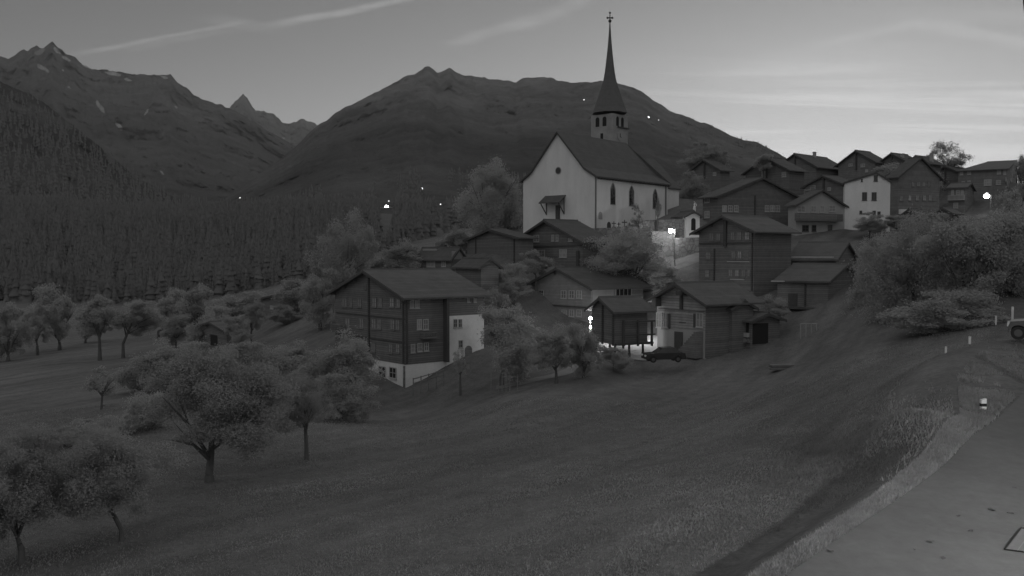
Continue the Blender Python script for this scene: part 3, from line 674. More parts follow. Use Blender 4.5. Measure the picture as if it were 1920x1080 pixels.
    # barns left of it
    h = House('dark_barn', 'black windowless barn left of the chalet below the church', 'barn', (975, 502, 127), 68, 876, 1000, 447, 432, wall=M_WOOD, roof=M_ROOFD, over=(.5, .8))
    h.logs('L', 893, 440, 498); h.logs('L', 965, 448, 498); h.patch('lit_wall_patch', 'L', 922, 494, 935, 498, M_WHITE, .3); h.patch('lit_wall_patch', 'L', 944, 494, 960, 500, M_WHITE, .3)  # the white patches stand in for lit bits of wall
    h = House('low_house', 'long low house with pale metal roof strips behind the big log house', 'house', (846, 505, 134), 25, 780, 873, 486, 467, gable='R', wall=M_WOOD, roof=M_ROOFD, over=(.3, .5))
    h.patch('plaster_gable', 'R', 847, 471, 872, 486, M_PLASTG, .05); h.patch('skylight', 'L', 783, 466, 810, 470, M_ROOFL, -1.5, -2.2); h.win('L', 808, 494, 16, 13); h.win('L', 832, 494, 8, 12)
    h = House('small_barn', 'small low roofed barn between the big log house and the black barn', 'barn', (902, 540, 113), 62, 855, 935, 500, 487, gable='R', wall=M_WOOD, roof=M_ROOFD, over=(.4, .5))
    h = House('field_hut', 'small wooden hut among bushes at the left below the forest', 'hut', (548, 594, 150), 52, 487, 562, 568, 555, wall=M_WOOD, roof=M_ROOF, over=(.5, .7))
    h.win('L', 510, 576, 6, 6)
    h = House('field_shed', 'small half-hidden shed in the orchard trees at the left', 'hut', (425, 650, 128), 52, 372, 436, 622, 606, wall=M_WOOD, roof=M_ROOF, over=(.5, .7))
    h.patch('door', 'L', 395, 628, 408, 648, M_BLACK, .05)
    # houses right of the church
    h = House('long_chalet', 'long dark chalet with white triple windows right of the church', 'house', (1345, 440, 146), 60, 1318, 1502, 368, 335, gable='R', wall=M_WOOD, roof=M_ROOFD, over=(.6, .9), depth=10)
    h.wins([('R', 1358, 391, 8, 12), ('R', 1369, 391, 8, 12), ('R', 1380, 391, 8, 12), ('R', 1438, 391, 8, 12), ('R', 1448, 391, 8, 12), ('R', 1458, 391, 8, 12), ('L', 1326, 374, 9, 12), ('L', 1326, 402, 9, 13)])
    h.logs('R', 1415, 366, 425)
    h = House('balcony_house', 'plastered house with a long dark balcony between long chalet and white house', 'house', (1492, 445, 147), 62, 1478, 1584, 384, 358, gable='R', wall=M_PLASTG, roof=M_ROOFD, over=(.5, .7))
    h.balcony('R', 1490, 401, 1570, 415, 1.2, M_WOOD); h.wins([('R', 1502, 392, 14, 12), ('R', 1525, 392, 10, 12), ('R', 1541, 392, 8, 13), ('R', 1560, 391, 12, 12), ('R', 1510, 428, 12, 12, 'd'), ('R', 1526, 428, 8, 12, 'd'), ('R', 1556, 428, 8, 13, 'd')])
    h = House('white_house', 'tall white plastered house with small dark windows below the hilltop roofs', 'house', (1668, 436, 150), 19, 1584, None, 341, 325, gable='L', wall=M_PLAST, roof=M_ROOFD, over=(.2, .2), depth=9, rk=.31)
    h.wins([('L', 1621, 368, 9, 15, 'd'), ('L', 1639, 368, 9, 15, 'd'), ('L', 1642, 334, 7, 11, 'd'), ('L', 1616, 338, 3, 5, 'd'), ('L', 1614, 398, 5, 6, 'd'), ('L', 1639, 400, 6, 10, 'd'), ('L', 1648, 402, 6, 11, 'd')], bars=(1, 0))
    h = House('shingled_house', 'dark shingled house with two rows of faint windows right of the white house', 'house', (1684, 394, 166), 62, 1668, 1762, 330, 297, gable='R', wall=M_WOODG, roof=M_ROOFD, over=(.5, .7))
    h.wins([('R', x, 345, 6, 9) for x in (1690, 1712, 1722, 1732, 1742)] + [('R', x, 371, 6, 11) for x in (1690, 1706, 1720, 1733, 1744, 1752)], frame=M_WOODG)
    h.patch('snowy_sill', 'R', 1685, 393, 1712, 402, M_WHITE, .6)
    back = [('hilltop_house', 'hilltop house with pale gable boards and small pale windows', (1640, 350, 195), 55, 1572, 1664, 303, 284, M_WOODG, [('L', 1595, 309, 7, 5), ('L', 1618, 310, 8, 6), ('L', 1625, 320, 5, 5)], None),
            ('hilltop_house', 'hilltop house with slim black chimney left of its gable', (1695, 350, 192), 55, 1650, 1722, 301, 289, M_WOOD, [], (.2, -.6, .9)),
            ('hilltop_house', 'low hilltop house beside the round-crowned tree', (1738, 350, 190), 55, 1698, 1764, 305, 294, M_WOOD, [], (.4, -.9, 2.0)),
            ('hilltop_house', 'dark hilltop house with a capped square chimney above the long chalet', (1530, 360, 200), 50, 1452, 1588, 312, 290, M_WOOD, [('L', 1480, 322, 6, 6)], (.55, -.1, 1.3)),
            ('hilltop_house', 'dark gabled house half hidden behind the long chalet roof', (1478, 365, 185), 52, 1398, 1508, 318, 297, M_WOOD, [('L', 1432, 327, 8, 12), ('L', 1470, 327, 8, 9)], None),
            ('hilltop_house', 'small dark gabled house under the round tree right of the church', (1350, 365, 180), 55, 1293, 1368, 318, 301, M_WOOD, [('L', 1340, 326, 6, 6)], None),
            ('hilltop_house', 'low dark house tucked in front of the pale-gabled hilltop house', (1580, 376, 172), 58, 1510, 1606, 345, 331, M_WOOD, [('L', 1520, 352, 18, 8), ('L', 1555, 354, 6, 6)], None)]
    back.append(('hilltop_house', 'low dark roof beneath the round-crowned tree on the hilltop', (1808, 362, 196), 52, 1738, 1840, 327, 313, M_WOOD, [('L', 1765, 335, 6, 6)], None))
    for (n, lab, c, psi, l, r, e, a, w, ws, ch) in back:
        h = House(n, lab, 'house', c, psi, l, r, e, a, wall=w, roof=M_ROOFD, over=(.6, .8), group='dark houses on the hilltop')
        h.wins(ws)
        if ch: h.chimney(*ch)
        h.patch('gable_post', 'L', (l + c[0]) / 2 - 1, a + 4, (l + c[0]) / 2 + 1, e + 16, M_BEAM, .3)
    h = House('far_right_house', 'wide dark house with many pale windows behind the right street lamp', 'house', (1886, 378, 180), 30, 1797, 1910, 318, 302, gable='R', wall=M_WOODG, roof=M_ROOFD, over=(.4, .6))
    h.wins([('L', 1803, 324, 6, 8), ('L', 1817, 323, 7, 8), ('L', 1873, 322, 7, 9), ('L', 1884, 323, 5, 9), ('L', 1852, 342, 14, 11), ('L', 1806, 344, 6, 8), ('L', 1817, 343, 6, 9), ('L', 1872, 342, 9, 8), ('R', 1888, 345, 5, 8), ('R', 1897, 346, 5, 8)], bars=(2, 1))
    h.balcony('L', 1799, 366, 1812, 377, 1.2, M_PLASTG); h.chimney(.6, .1, .8)
    h = House('balcony_cottage', 'small cottage with a pale balcony left of the right street lamp', 'house', (1810, 392, 172), 35, 1778, 1826, 352, 345, gable='R', wall=M_WOODG, roof=M_ROOF, over=(.4, .5))
    h.balcony('L', 1779, 366, 1809, 376, 1.2, M_PLASTG); h.wins([('L', 1786, 361, 5, 9), ('L', 1796, 361, 6, 9), ('L', 1804, 361, 5, 9), ('L', 1792, 385, 9, 10)])
    h = House('snow_roof_shed', 'shed with pale roof edge among the trees right of the white house', 'shed', (1785, 410, 140), 50, 1754, 1800, 400, 392, wall=M_WOOD, roof=M_ROOF, over=(.4, .5))
    h = House('dark_porch_shed', 'low dark shed roof beneath the shingled house', 'shed', (1722, 420, 142), 60, 1690, 1740, 404, 394, wall=M_WOOD, roof=M_ROOFD, over=(.4, .5))
village()

# ------------------------------------------------------------------ church
def church():
    h = House.__new__(House); D0 = 138; s = h
    s.loc = P(1115, 434, D0); psi = 41; s.phi = R(90 - psi); s.gable = 'L'
    s.root = thing('church', 'white church with tall slender spire and steep dark roof on the hill', 'church', s.loc, s.phi)
    s.LL = s.hit('L', 981, 337)[0]; s.LR = s.hit('R', 1252, 345)[0]; s.ze = zat(330, D0) - s.loc.z
    mw = s.world(0, s.LL / 2); s.zr = zat(249, mw.y) - s.loc.z; w, L = s.LL, s.LR
    fl = .13 * w                                         # where the bell-cast begins
    zf = s.ze + (s.zr - s.ze) * .17
    prof = [(0, s.ze), (fl, zf), (w / 2, s.zr), (w - fl, zf), (w, s.ze)]
    MB().prism([(0, -3), (w, -3)] + [(p, z) for (p, z) in reversed(prof)], 0, L - 4.5, 'x').box(L - 4.52, .01, -3, L, w - .01, s.ze - .3).build('nave_wall', M_PLAST, s.root)
    out = [(-.55, s.ze - .25), (fl, zf), (w / 2, s.zr), (w - fl, zf), (w + .55, s.ze - .25)]
    Lr = s.hit('R', 1258, 346)[0]
    # hipped far end: nave roof skin as explicit solid
    x0, x1 = -.35, L + .35; hip = s.hit('R', 1200, 346)[0]
    b = MB(); n = 5; top = []
    def row(x, lift): return [(x, p, z + lift) for (p, z) in out]
    near_t, far_t = row(x0, .26), row(x1, .26); near_b, far_b = row(x0, .02), row(x1, .02)
    # pull the far ridge back so that the end is hipped
    ridge_x = L - 2.2
    far_t[2] = (ridge_x, w / 2, s.zr + .26); far_b[2] = (ridge_x, w / 2, s.zr + .02)
    k = .17; 
    b.v += near_t + far_t + near_b + far_b
    for i in range(4):
        b.f.append((i, i + 1, 5 + i + 1, 5 + i)); b.f.append((10 + i, 15 + i, 15 + i + 1, 10 + i + 1))
        b.f.append((i, 10 + i, 10 + i + 1, i + 1))
    b.f += [(5, 6, 7), (7, 8, 9), (5, 7, 9), (0, 5, 15, 10), (4, 14, 19, 9), (15, 17, 16), (17, 19, 18), (15, 19, 17), (5, 9, 19, 15)]
    roof = b.build('roof', M_CHROOF, s.root)
    MB().prism([(p, z - .12) for (p, z) in out] + [(p, z + .12) for (p, z) in reversed(out)], x0 - .06, x0 - .004, 'x').build('bargeboard', M_BEAM, s.root)
    # choir with three-sided end
    cw = w * .62; c0 = (w - cw) / 2 - .6; cl = 7.5
    choir = [(L - .1, c0), (L + cl, c0), (L + cl + 2.6, c0 + cw * .3), (L + cl + 2.6, c0 + cw * .7), (L + cl, c0 + cw), (L - .1, c0 + cw)]
    ez = s.ze - .1; b = MB(); n = len(choir)
    for z in (-3, ez): b.v += [(x, y, z) for (x, y) in choir]
    b.f = [tuple(range(n))] + [tuple(range(2 * n - 1, n - 1, -1))] + [(i, (i + 1) % n, n + (i + 1) % n, n + i) for i in range(n)]
    b.build('choir_wall', M_PLAST, s.root)
    rz = s.ze + (s.zr - s.ze) * .74; b = MB(); cx, cy = L + cl / 2, c0 + cw / 2
    ring = [(x if i in (0, 5) else cx + (x - cx) * 1.07, cy + (y - cy) * 1.08, ez - .1) for i, (x, y) in enumerate(choir)]
    b.v = ring + [(L - 2.0, cy, rz), (L + cl * .86, cy, rz)] + [(x, y, z + .001 - .2) for (x, y, z) in ring]
    b.f = [(0, 1, 7, 6), (1, 2, 7), (2, 3, 7), (3, 4, 7), (4, 5, 6, 7), (5, 0, 6)] + [(i, i + 8, (i + 1) % 6 + 8, (i + 1) % 6) for i in range(6)] + [tuple(range(13, 7, -1))]
    b.build('choir_roof', M_CHROOF, s.root)
    # windows, doors, hood
    for (x0p, y0, x1p, y1) in ((1145, 344, 1153, 383), (1180, 349, 1188, 386), (1224.5, 355, 1232, 391)):
        s.arch('pointed_window', 'R', x0p, y0, x1p, y1, M_GLASSD, True, .03, M_PLASTG)
    s.arch('small_niche', 'R', 1122, 397, 1129, 411, M_PLASTG, False, .03); s.arch('side_door', 'R', 1138, 416, 1145, 432, M_BEAM, False, .04); s.arch('front_door', 'L', 1084, 415, 1089.5, 430, M_BEAM, False, .05)
    o = s.hit('L', 1047, 320); b = MB(); b.bar((-.05, o[0], o[1]), (-.01, o[0], o[1]), .62, .62, 20); r = b.build('round_window', M_PLASTG, s.root)
    b = MB(); b.bar((-.07, o[0], o[1]), (-.02, o[0], o[1]), .5, .5, 20); b.build('pane', M_GLASSD, r)
    q = s.rect('L', 1024, 368, 1059, 382); b = MB()
    b.prism([(-1.7, q[1]), (-.003, q[3]), (-.003, q[3] + .14), (-1.7, q[1] + .14)], q[0] - .2, q[2] + .2, 'y'); hood = b.build('hood_roof', M_ROOFD, s.root)
    b = MB(); lo = s.hit('L', 1040, 402)[1]
    for a in (q[0] + .1, q[2] - .1): b.bar((-1.5, a, q[1]), (-.02, a, lo), .09, .09, 5); b.bar((-.08, a, lo), (-.08, a, q[3]), .08, .08, 5)
    b.build('hood_bracket', M_BEAM, hood)
    s.patch('downpipe', 'R', 1115.5, 330, 1117, 432, M_METAL, .14); s.patch('downpipe', 'R', 1247, 347, 1248.5, 412, M_METAL, .14)
    s.patch('crucifix_shrine', 'L', 1044, 385, 1050, 413, M_BEAM, .35)
    b = MB(); x = .6
    while x < L: b.box(x, -.42, s.ze - .42, x + .28, -.003, s.ze - .2); x += .8
    b.build('rafter_ends', M_BEAM, s.root)
    # tower behind the nave: square shaft, belfry, broach spire
    t = 4.9; tx, ty = L * .52, w * .5 + 4.6
    # place the tower so its near corner sits under pixel 1148
    best = min(((abs((s.world(xx, ty).x / s.world(xx, ty).y) * F + 960 - 1148), xx) for xx in np.linspace(0, 30, 301)))[1]; tx = best
    Dt = s.world(tx, ty).y; ztop = zat(212, Dt) - s.loc.z
    MB().box(tx, ty, -3, tx + t, ty + t, ztop).build('tower', M_TOWER, s.root)
    tw = s.root.children[-1] if False else [o for o in s.root.children if o.name.startswith('tower')][-1]
    cx, cy = tx + t / 2, ty + t / 2; wc = s.world(cx, cy); k = wc.y / F
    spf = [(40, 213), (33, 203), (27.5, 193), (22.5, 183), (18, 172), (14.2, 160), (11.3, 149), (9, 135), (7.2, 120), (5.6, 105), (4.1, 90), (2.9, 75), (1.9, 60), (1.1, 45), (.7, 41)]
    prof = []
    for (hw, v) in spf: prof.append((hw * k / .95 , zat(v, wc.y) - s.loc.z))
    b = MB(); n = 8; m = len(prof); d = t / 2 * 1.16
    # square at the eaves blending to an octagon above
    for i, (r, z) in enumerate(prof):
        f = min(1, i / 4.0)
        for j in range(n):
            a = math.pi / 4 * j + math.pi / 8; ox, oy = math.cos(a), math.sin(a); sq = 1 / max(abs(ox), abs(oy))
            rr = r * (1 - f) * .735 * sq + r * f
            b.v.append((cx + rr * ox, cy + rr * oy, z))
    for i in range(m - 1):
        for j in range(n): b.f.append((i * n + j, i * n + (j + 1) % n, (i + 1) * n + (j + 1) % n, (i + 1) * n + j))
    b.f.append(tuple(range(n - 1, -1, -1))); b.f.append(tuple((m - 1) * n + j for j in range(n)))
    sp = b.build('spire', M_TILE, s.root)
    zt = prof[-1][1]; zc = zat(24, wc.y) - s.loc.z; b = MB(); b.ball((cx, cy, zt + .15), .32, 10); b.build('finial_ball', M_BEAM, sp)
    zx = zat(33.5, wc.y) - s.loc.z; hw = 4.6 * k; ang = -s.phi; dx, dy = math.cos(ang), math.sin(ang)
    b = MB(); b.bar((cx, cy, zt), (cx, cy, zc), .1, .09, 6); b.bar((cx - dx * hw, cy - dy * hw, zx), (cx + dx * hw, cy + dy * hw, zx), .12, .12, 6)
    for e in (-1, 1): b.ball((cx + e * dx * hw, cy + e * dy * hw, zx), .2, 8)
    b.ball((cx, cy, zc), .2, 8); b.build('cross', M_BEAM, sp)
    zs = lambda v: zat(v, s.world(tx, ty + t / 2).y) - s.loc.z
    for f in (.30, .62):                                  # belfry twin openings on both visible faces
        for face in 'LR':
            a0 = ty + t * (1 - f) if face == 'L' else tx + t * f; z0, z1 = zs(237), zs(219)
            pts = [(a0 - .42, z0), (a0 + .42, z0), (a0 + .42, z1 - .42)] + [(a0 + .42 * math.cos(q), z1 - .42 + .42 * math.sin(q)) for q in np.linspace(.4, 2.74, 6)] + [(a0 - .42, z1 - .42)]
            b = MB(); 
            if face == 'L': b.prism(pts, tx - .03, tx - .004, 'x')
            else: b.prism(pts, ty - .03, ty - .004, 'y')
            b.build('belfry_opening', M_BLACK, tw)
    z0, z1 = zs(262), zs(250); a0 = ty + t * .5; MB().box(tx - .03, a0 - .3, z0, tx - .004, a0 + .3, z1).build('tower_slit', M_BLACK, tw)
    b = MB(); b.bar((tx + t * .45, ty - .1, zs(256)), (tx + t * .45, ty - .004, zs(256)), .75, .75, 16); ck = b.build('clock_face', M_PLASTG, tw)
    b = MB(); b.bar((tx + t * .45, ty - .14, zs(256)), (tx + t * .45, ty - .14, zs(256) + .55), .05, .05, 4); b.bar((tx + t * .45, ty - .14, zs(256)), (tx + t * .45 + .35, ty - .14, zs(256) - .15), .05, .05, 4); b.build('clock_hands', M_BLACK, ck)
    MB().box(tx + t * .3, ty - .25, zs(239.5), tx + t + .1, ty - .004, zs(237.5)).build('ledge', M_BEAM, tw)
    return h
CH = church()

# ------------------------------------------------------------------ churchyard, walls, chapel
def wall_line(name, pts, thick, m, label, cat='wall', cap=None):
    o = thing(name, label, cat, P(*pts[0][:3])); base = Vector(o.location); b = MB()
    for (p, q) in zip(pts[:-1], pts[1:]):
        a, c = P(*p[:3]), P(*q[:3]); d = (c - a); d.z = 0; nrm = Vector((-d.y, d.x, 0)).normalized() * thick / 2
        ta, tc = zat(p[3], p[2]), zat(q[3], q[2]); i = len(b.v)
        for (pt, top) in ((a, ta), (c, tc)):
            for sgn in (1, -1):
                for z in (pt.z - 1.5, top): w = pt + nrm * sgn; b.v.append((w.x - base.x, w.y - base.y, z - base.z))
        b.f += [tuple(i + k for k in f) for f in ((0, 1, 5, 4), (2, 6, 7, 3), (1, 3, 7, 5), (0, 4, 6, 2), (0, 2, 3, 1), (4, 5, 7, 6))]
    b.build('masonry', m, o); return o
wall_line('retaining_wall', [(1205, 470, 137, 413), (1290, 460, 138, 411)], .8, M_STONE, 'upper rubble retaining wall right under the church nave, mostly in the dark')
wall_line('terrace_wall', [(1221, 480, 133.6, 434), (1263, 478, 133.8, 433)], .7, M_STONE, 'short rubble terrace wall lit brightest by the street lamp')
wall_line('lane_wall', [(1264, 500, 132.6, 446), (1312, 490, 133.4, 445)], .7, M_STONE, 'rubble wall beside the lane, right of the street lamp')
wall_line('churchyard_wall', [(1100, 440, 134, 428), (1160, 440, 134, 427), (1216, 440, 135, 413)], .4, M_STONE, 'low churchyard wall along the edge in front of the nave')
h = House('chapel', 'little white chapel with arched doorway beside the churchyard', 'chapel', (1286, 436, 137), 75, None, 1312, 405, 398, gable='R', wall=M_PLAST, roof=M_ROOFD, over=(.4, .5), depth=4)
h.arch('doorway', 'R', 1296, 409, 1304, 432, M_BLACK, False, .03)
def grave(u, v, D, hgt, label):
    p = P(u, v, D); o = thing('grave_cross', label, 'grave cross', p, group='grave crosses in the churchyard'); b = MB()
    b.box(-.06, -.05, -.8, .06, .05, hgt); b.box(-hgt * .34, -.045, hgt * .62, hgt * .34, .045, hgt * .76); b.build('cross', M_BEAM, o)
    MB().box(-.28, -.2, -.8, .28, .2, .15).build('plinth', M_STONE, o)
for (u, hh, l) in ((1151, .95, 'leftmost dark grave cross beside the side door of the church'), (1160, .8, 'second dark grave cross from the church side door'), (1171, 1.2, 'tall dark grave cross in the middle of the churchyard row'), (1180, .8, 'grave cross next to the tallest one, on its right')): grave(u, 427, 135, hh, l)
def statue():
    p = P(1302, 402, 139); o = thing('statue', 'small pale standing figure on a pedestal beside the chapel roof', 'statue', p); b = MB()
    b.lathe((0, 0, 0), [(.28, 0), (.2, .5), (.24, .9), (.16, 1.25), (.06, 1.4), (.13, 1.5), (.12, 1.65), (.03, 1.75)], 10)
    b.bar((.1, 0, 1.1), (.35, 0, 1.5), .07, .05, 6); b.bar((.35, 0, 1.5), (-.05, 0, 2.0), .05, .04, 6); b.build('figure', M_WHITE, o, True)
    MB().box(-.35, -.35, -3.0, .35, .35, 0).build('pedestal', M_PLAST, o)
statue()

# ------------------------------------------------------------------ lamps
def street_lamp(u, v, D, label, power, hgt=None, r=.26, arm=.8, side=-1, group=None):
    p = P(u, v, D); ground = gz(p.x, p.y)
    hgt = hgt or max(3.0, p.z - ground); o = thing('street_lamp', label, 'street lamp', (p.x, p.y, p.z - hgt), group=group)
    b = MB(); b.bar((-arm * side, .0, -.5), (-arm * side, 0, hgt + .3), .09, .05, 8); b.bar((-arm * side, 0, hgt + .3), (0, 0, hgt + .42), .04, .035, 6); b.build('pole', M_METAL, o)
    b = MB(); b.lathe((0, 0, hgt + .16), [(r * 1.25, 0), (r * 1.2, .1), (r * .4, .26), (.03, .3)], 12); b.build('lamp_shade', M_METAL, o)
    b = MB(); b.ball((0, 0, hgt - .02), r, 12); b.build('lamp_globe', glow('lamp_glow_%d' % power, power), o, True)
    return o
street_lamp(1258, 432, 130.4, 'bright street lamp in front of the churchyard retaining wall', 140, r=.34, arm=.6, side=-1)
street_lamp(1850, 367, 165, 'bright street lamp below the wide dark house at the right', 14, r=.5)
# lamp beside the road, just right of the picture: its light falls on the asphalt and the meadow
nl = RP(2230, 1000)
def near_lamp():
    x, y = 14.5, 11.5; z = ROAD_A + ROAD_B * y; o = thing('street_lamp', 'roadside street lamp lighting the asphalt by the camera', 'street lamp', (x, y, z))
    b = MB(); b.bar((.5, 0, -.5), (.5, 0, 6.4), .08, .06, 8); b.bar((.5, 0, 6.4), (0, 0, 6.6), .05, .05, 6); b.build('pole', M_METAL, o)
    MB().lathe((0, 0, 6.4), [(.34, 0), (.32, .12), (.1, .26), (.02, .28)], 12).build('lamp_shade', M_METAL, o)
    MB().ball((0, 0, 6.22), .2, 12).build('lamp_globe', glow('lamp_glow_near', 3000), o, True)
near_lamp()
def wall_lamp(u, v, D, label, power, r=.16, mast=2.0):
    p = P(u, v, D); o = thing('wall_lamp', label, 'lamp', p); MB().ball((0, 0, 0), r, 10).build('bulb', glow('bulb_glow_%d' % power, power), o, True)
    b = MB(); b.bar((0, .1, r), (0, .35, r + .25), .04, .04, 6); b.bar((0, .35, -mast), (0, .35, r + .25), .05, .05, 6); b.build('bracket', M_METAL, o); return o
wall_lamp(1107, 597, 102.2, 'upper lit lamp at the left edge of the black granary', 700, r=.15, mast=4.0)
wall_lamp(1107, 614, 102.4, 'lower lit lamp under the first at the granary edge', 260, r=.12, mast=3.0)
wall_lamp(1204, 611, 104.5, 'unseen lamp added behind the granary to light the pale log house', 420, r=.16, mast=2)  # unseen lamp, put in to brighten the gable and the ground
def far_lamp(M, u, v, r, power, label):
    p = M.at(u, v) if M else None
    D = p.y; q = P(u, v, D - 8); o = thing('distant_lamp', label, 'lamp', q, group='lights far up the mountain')
    MB().ball((0, 0, 0), r, 8).build('bulb', glow('far_glow_%d' % power, power), o, True); b = MB(); b.bar((0, .4, -14), (0, .4, r), .2, .2, 5); b.build('pole', M_METAL, o)
far_lamp(MA, 1095, 187, 2.0, 2, 'single light high on the mountain left of the spire')
far_lamp(MA, 1216, 220, 3.4, 3, 'brighter light on the mountain right of the spire')
far_lamp(MA, 1235, 225, 1.8, 1, 'faint light beside the brighter one right of the spire')
far_lamp(MA, 790, 354, 2.6, 2, 'light on the lower slope left of the conical church tree')
far_lamp(MA, 826, 383, .9, 2, 'small light low on the slope nearest the conical church tree')
far_lamp(MA, 725, 388, 2.3, 40, 'brightest light at the foot of the mountain above the forest')
far_lamp(MA, 729, 377, 1.1, 1, 'faint light just above the brightest mountain-foot light')
far_lamp(MC, 450, 394, 1.2, 3, 'lone light above the forest at the left') if False else far_lamp(MA, 450, 371, 1.3, 3, 'lone light above the forest at the left')

# ------------------------------------------------------------------ trees
M_LEAF = mat('foliage', .43, .3, .5, transl=.5, rand=.1)
M_LEAFD = mat('dark_foliage', .42, .3, .5, transl=.5, rand=.1)
M_LEAFP = mat('pale_foliage', .45, .3, .5, transl=.5, rand=.08)
M_LEAFN = mat('orchard_foliage', .35, .3, .5, transl=.5, rand=.08)
def crown_mesh(name, seed, n_clump, n_leaf, leaf, shape, m):
    rs = np.random.RandomState(seed)
    def inside(p):
        z = (p[2] + 1) / 2
        if shape == 'round': return (p ** 2).sum() < 1
        if shape == 'cone': rr = .95 * (1 - z) ** .8 + .12; return p[0] ** 2 + p[1] ** 2 < min(rr, .9 + z) ** 2
        if shape == 'wide': return p[0] ** 2 + p[1] ** 2 + abs(p[2]) ** 2.6 < 1
        return p[0] ** 2 + p[1] ** 2 < (1 - abs(p[2]) ** 3) ** 2
    lobes = []
    while len(lobes) < max(5, n_clump // 9):      # boughs, each carrying its own sprays of leaves
        p = rs.uniform(-1, 1, 3)
        if inside(p): lobes.append(p * rs.uniform(.5, .74))
    C = []
    while len(C) < n_clump:
        b0 = lobes[rs.randint(len(lobes))]; d = rs.normal(size=3); d /= np.linalg.norm(d); p = b0 + d * rs.uniform(.12, .42) * np.array([1, 1, .85])
        if inside(p * 1.08): C.append(p * (1.12 if rs.rand() < .12 else 1.0))
    C = np.array(C); rc = rs.uniform(.08, .22, n_clump)
    k = rs.randint(0, n_clump, n_leaf); d = rs.normal(size=(n_leaf, 3)); d /= np.linalg.norm(d, axis=1)[:, None]; loose = rs.rand(n_leaf) < .15
    p = C[k] + d * (rc[k] * (.35 + .75 * rs.rand(n_leaf) ** .6) * np.where(loose, 1.55, 1.0))[:, None] * np.array([1, 1, .8])
    nrm = d + rs.normal(size=(n_leaf, 3)) * .7 + np.array([0, 0, .35]); nrm /= np.linalg.norm(nrm, axis=1)[:, None]
    a = np.cross(nrm, rs.normal(size=(n_leaf, 3))); a /= np.linalg.norm(a, axis=1)[:, None]; b = np.cross(nrm, a)
    s = (leaf * rs.uniform(.55, 1.5, n_leaf))[:, None]
    V = np.stack([p + a * s, p + b * s * .6 + nrm * s * .15, p - a * s, p - b * s * .6 - nrm * s * .1], 1).reshape(-1, 3)
    return np_mesh(name, V, np.arange(4 * n_leaf).reshape(-1, 4), m)
CR = {}
for i, sh in enumerate(('round', 'round', 'wide', 'wide')):
    CR['near', i] = crown_mesh('crown_near', 50 + i, 150, 110000, .0105, sh, M_LEAFN)
for i, (sh, m) in enumerate((('round', M_LEAF), ('wide', M_LEAF), ('round', M_LEAF))): CR['mid', i] = crown_mesh('crown_mid', 60 + i, 110, 40000, .018, sh, m)
for i, sh in enumerate(('round', 'wide')): CR['dark', i] = crown_mesh('crown_dark', 70 + i, 130, 46000, .0165, sh, M_LEAFD)
for i, sh in enumerate(('round', 'wide')): CR['big', i] = crown_mesh('crown_big', 110 + i, 170, 75000, .0125, sh, M_LEAF)
for i, sh in enumerate(('round', 'wide')): CR['pale', i] = crown_mesh('crown_pale', 80 + i, 100, 30000, .021, sh, M_LEAFP)
CR['cone', 0] = crown_mesh('crown_cone', 90, 220, 80000, .0125, 'cone', M_LEAFD)
CR['thin', 0] = crown_mesh('crown_thin', 95, 40, 3200, .035, 'round', M_LEAFD)
CR['thin', 1] = crown_mesh('crown_airy', 96, 80, 15000, .02, 'round', M_LEAFD)
CR['col', 0] = crown_mesh('crown_column', 97, 90, 9000, .045, 'col', M_LEAFD)
TN = [0]
def tree(label, u, base, D, x0, x1, top, bot, kind='mid', var=0, cat='tree', name='broadleaf_tree', group=None, trunk=None, lean=0.0, limbs=5):
    TN[0] += 1; rs = random.Random(TN[0] * 7 + 1)
    p = P(u, base, D); g = gz(p.x, p.y); hid = False
    o = thing(name, label, cat, (p.x, p.y, p.z), group=group)
    zt, zb = zat(top, D) - p.z, zat(bot, D) - p.z
    cxw = ((x0 + x1) / 2 - 960) / F * D - p.x; rx = (x1 - x0) / 2 / F * D; rz = max((zt - zb) / 2, .3); ry = rx * (.85 + .2 * rs.random())
    r = trunk or max(.06, .028 * zt); b = MB(); top_c = Vector((cxw * .8, 0, zb + rz * 1.1)); low = min(-.4, g - p.z - .3)
    k1 = Vector((lean * zb * .4, rs.uniform(-.1, .1), max(zb * .55, .2))); k2 = Vector((cxw * .4 + lean * zb, 0, max(zb + rz * .25, .4)))
    b.bar((0, 0, low), (0, 0, .05), r * 1.5, r * 1.2, 8); b.bar((0, 0, 0), k1, r * 1.2, r * .9, 8); b.bar(k1, k2, r * .9, r * .7, 8); b.bar(k2, top_c, r * .7, r * .2, 7)
    for i in range(limbs):
        a = rs.uniform(0, 6.28); s = k1.lerp(k2, rs.uniform(.5, 1.1)); e = Vector((cxw + rx * .7 * math.cos(a), ry * .7 * math.sin(a), zb + rz * rs.uniform(.6, 1.4)))
        md = s.lerp(e, .45) + Vector((0, 0, rz * .12)); b.bar(s, md, r * .5, r * .32, 6); b.bar(md, e, r * .32, r * .08, 5)
        for q in range(2):
            e2 = md.lerp(e, .5) + Vector((rs.uniform(-.4, .4) * rx, rs.uniform(-.4, .4) * ry, rs.uniform(0, .5) * rz)); b.bar(md, e2, r * .22, r * .05, 4)
    b.build('trunk', M_BARK, o)
    if kind != 'bare':
        c = link('crown', CR[kind, var], o, (cxw, 0, zb + rz), rs.uniform(0, 6.28), (rx * 1.24, rx * 1.24, rz * 1.22))
    return o
OR = 'orchard trees in the meadow'; FR = 'round trees along the far field'; RT = 'big trees on the right bank'; VB = 'bushes around the village houses'
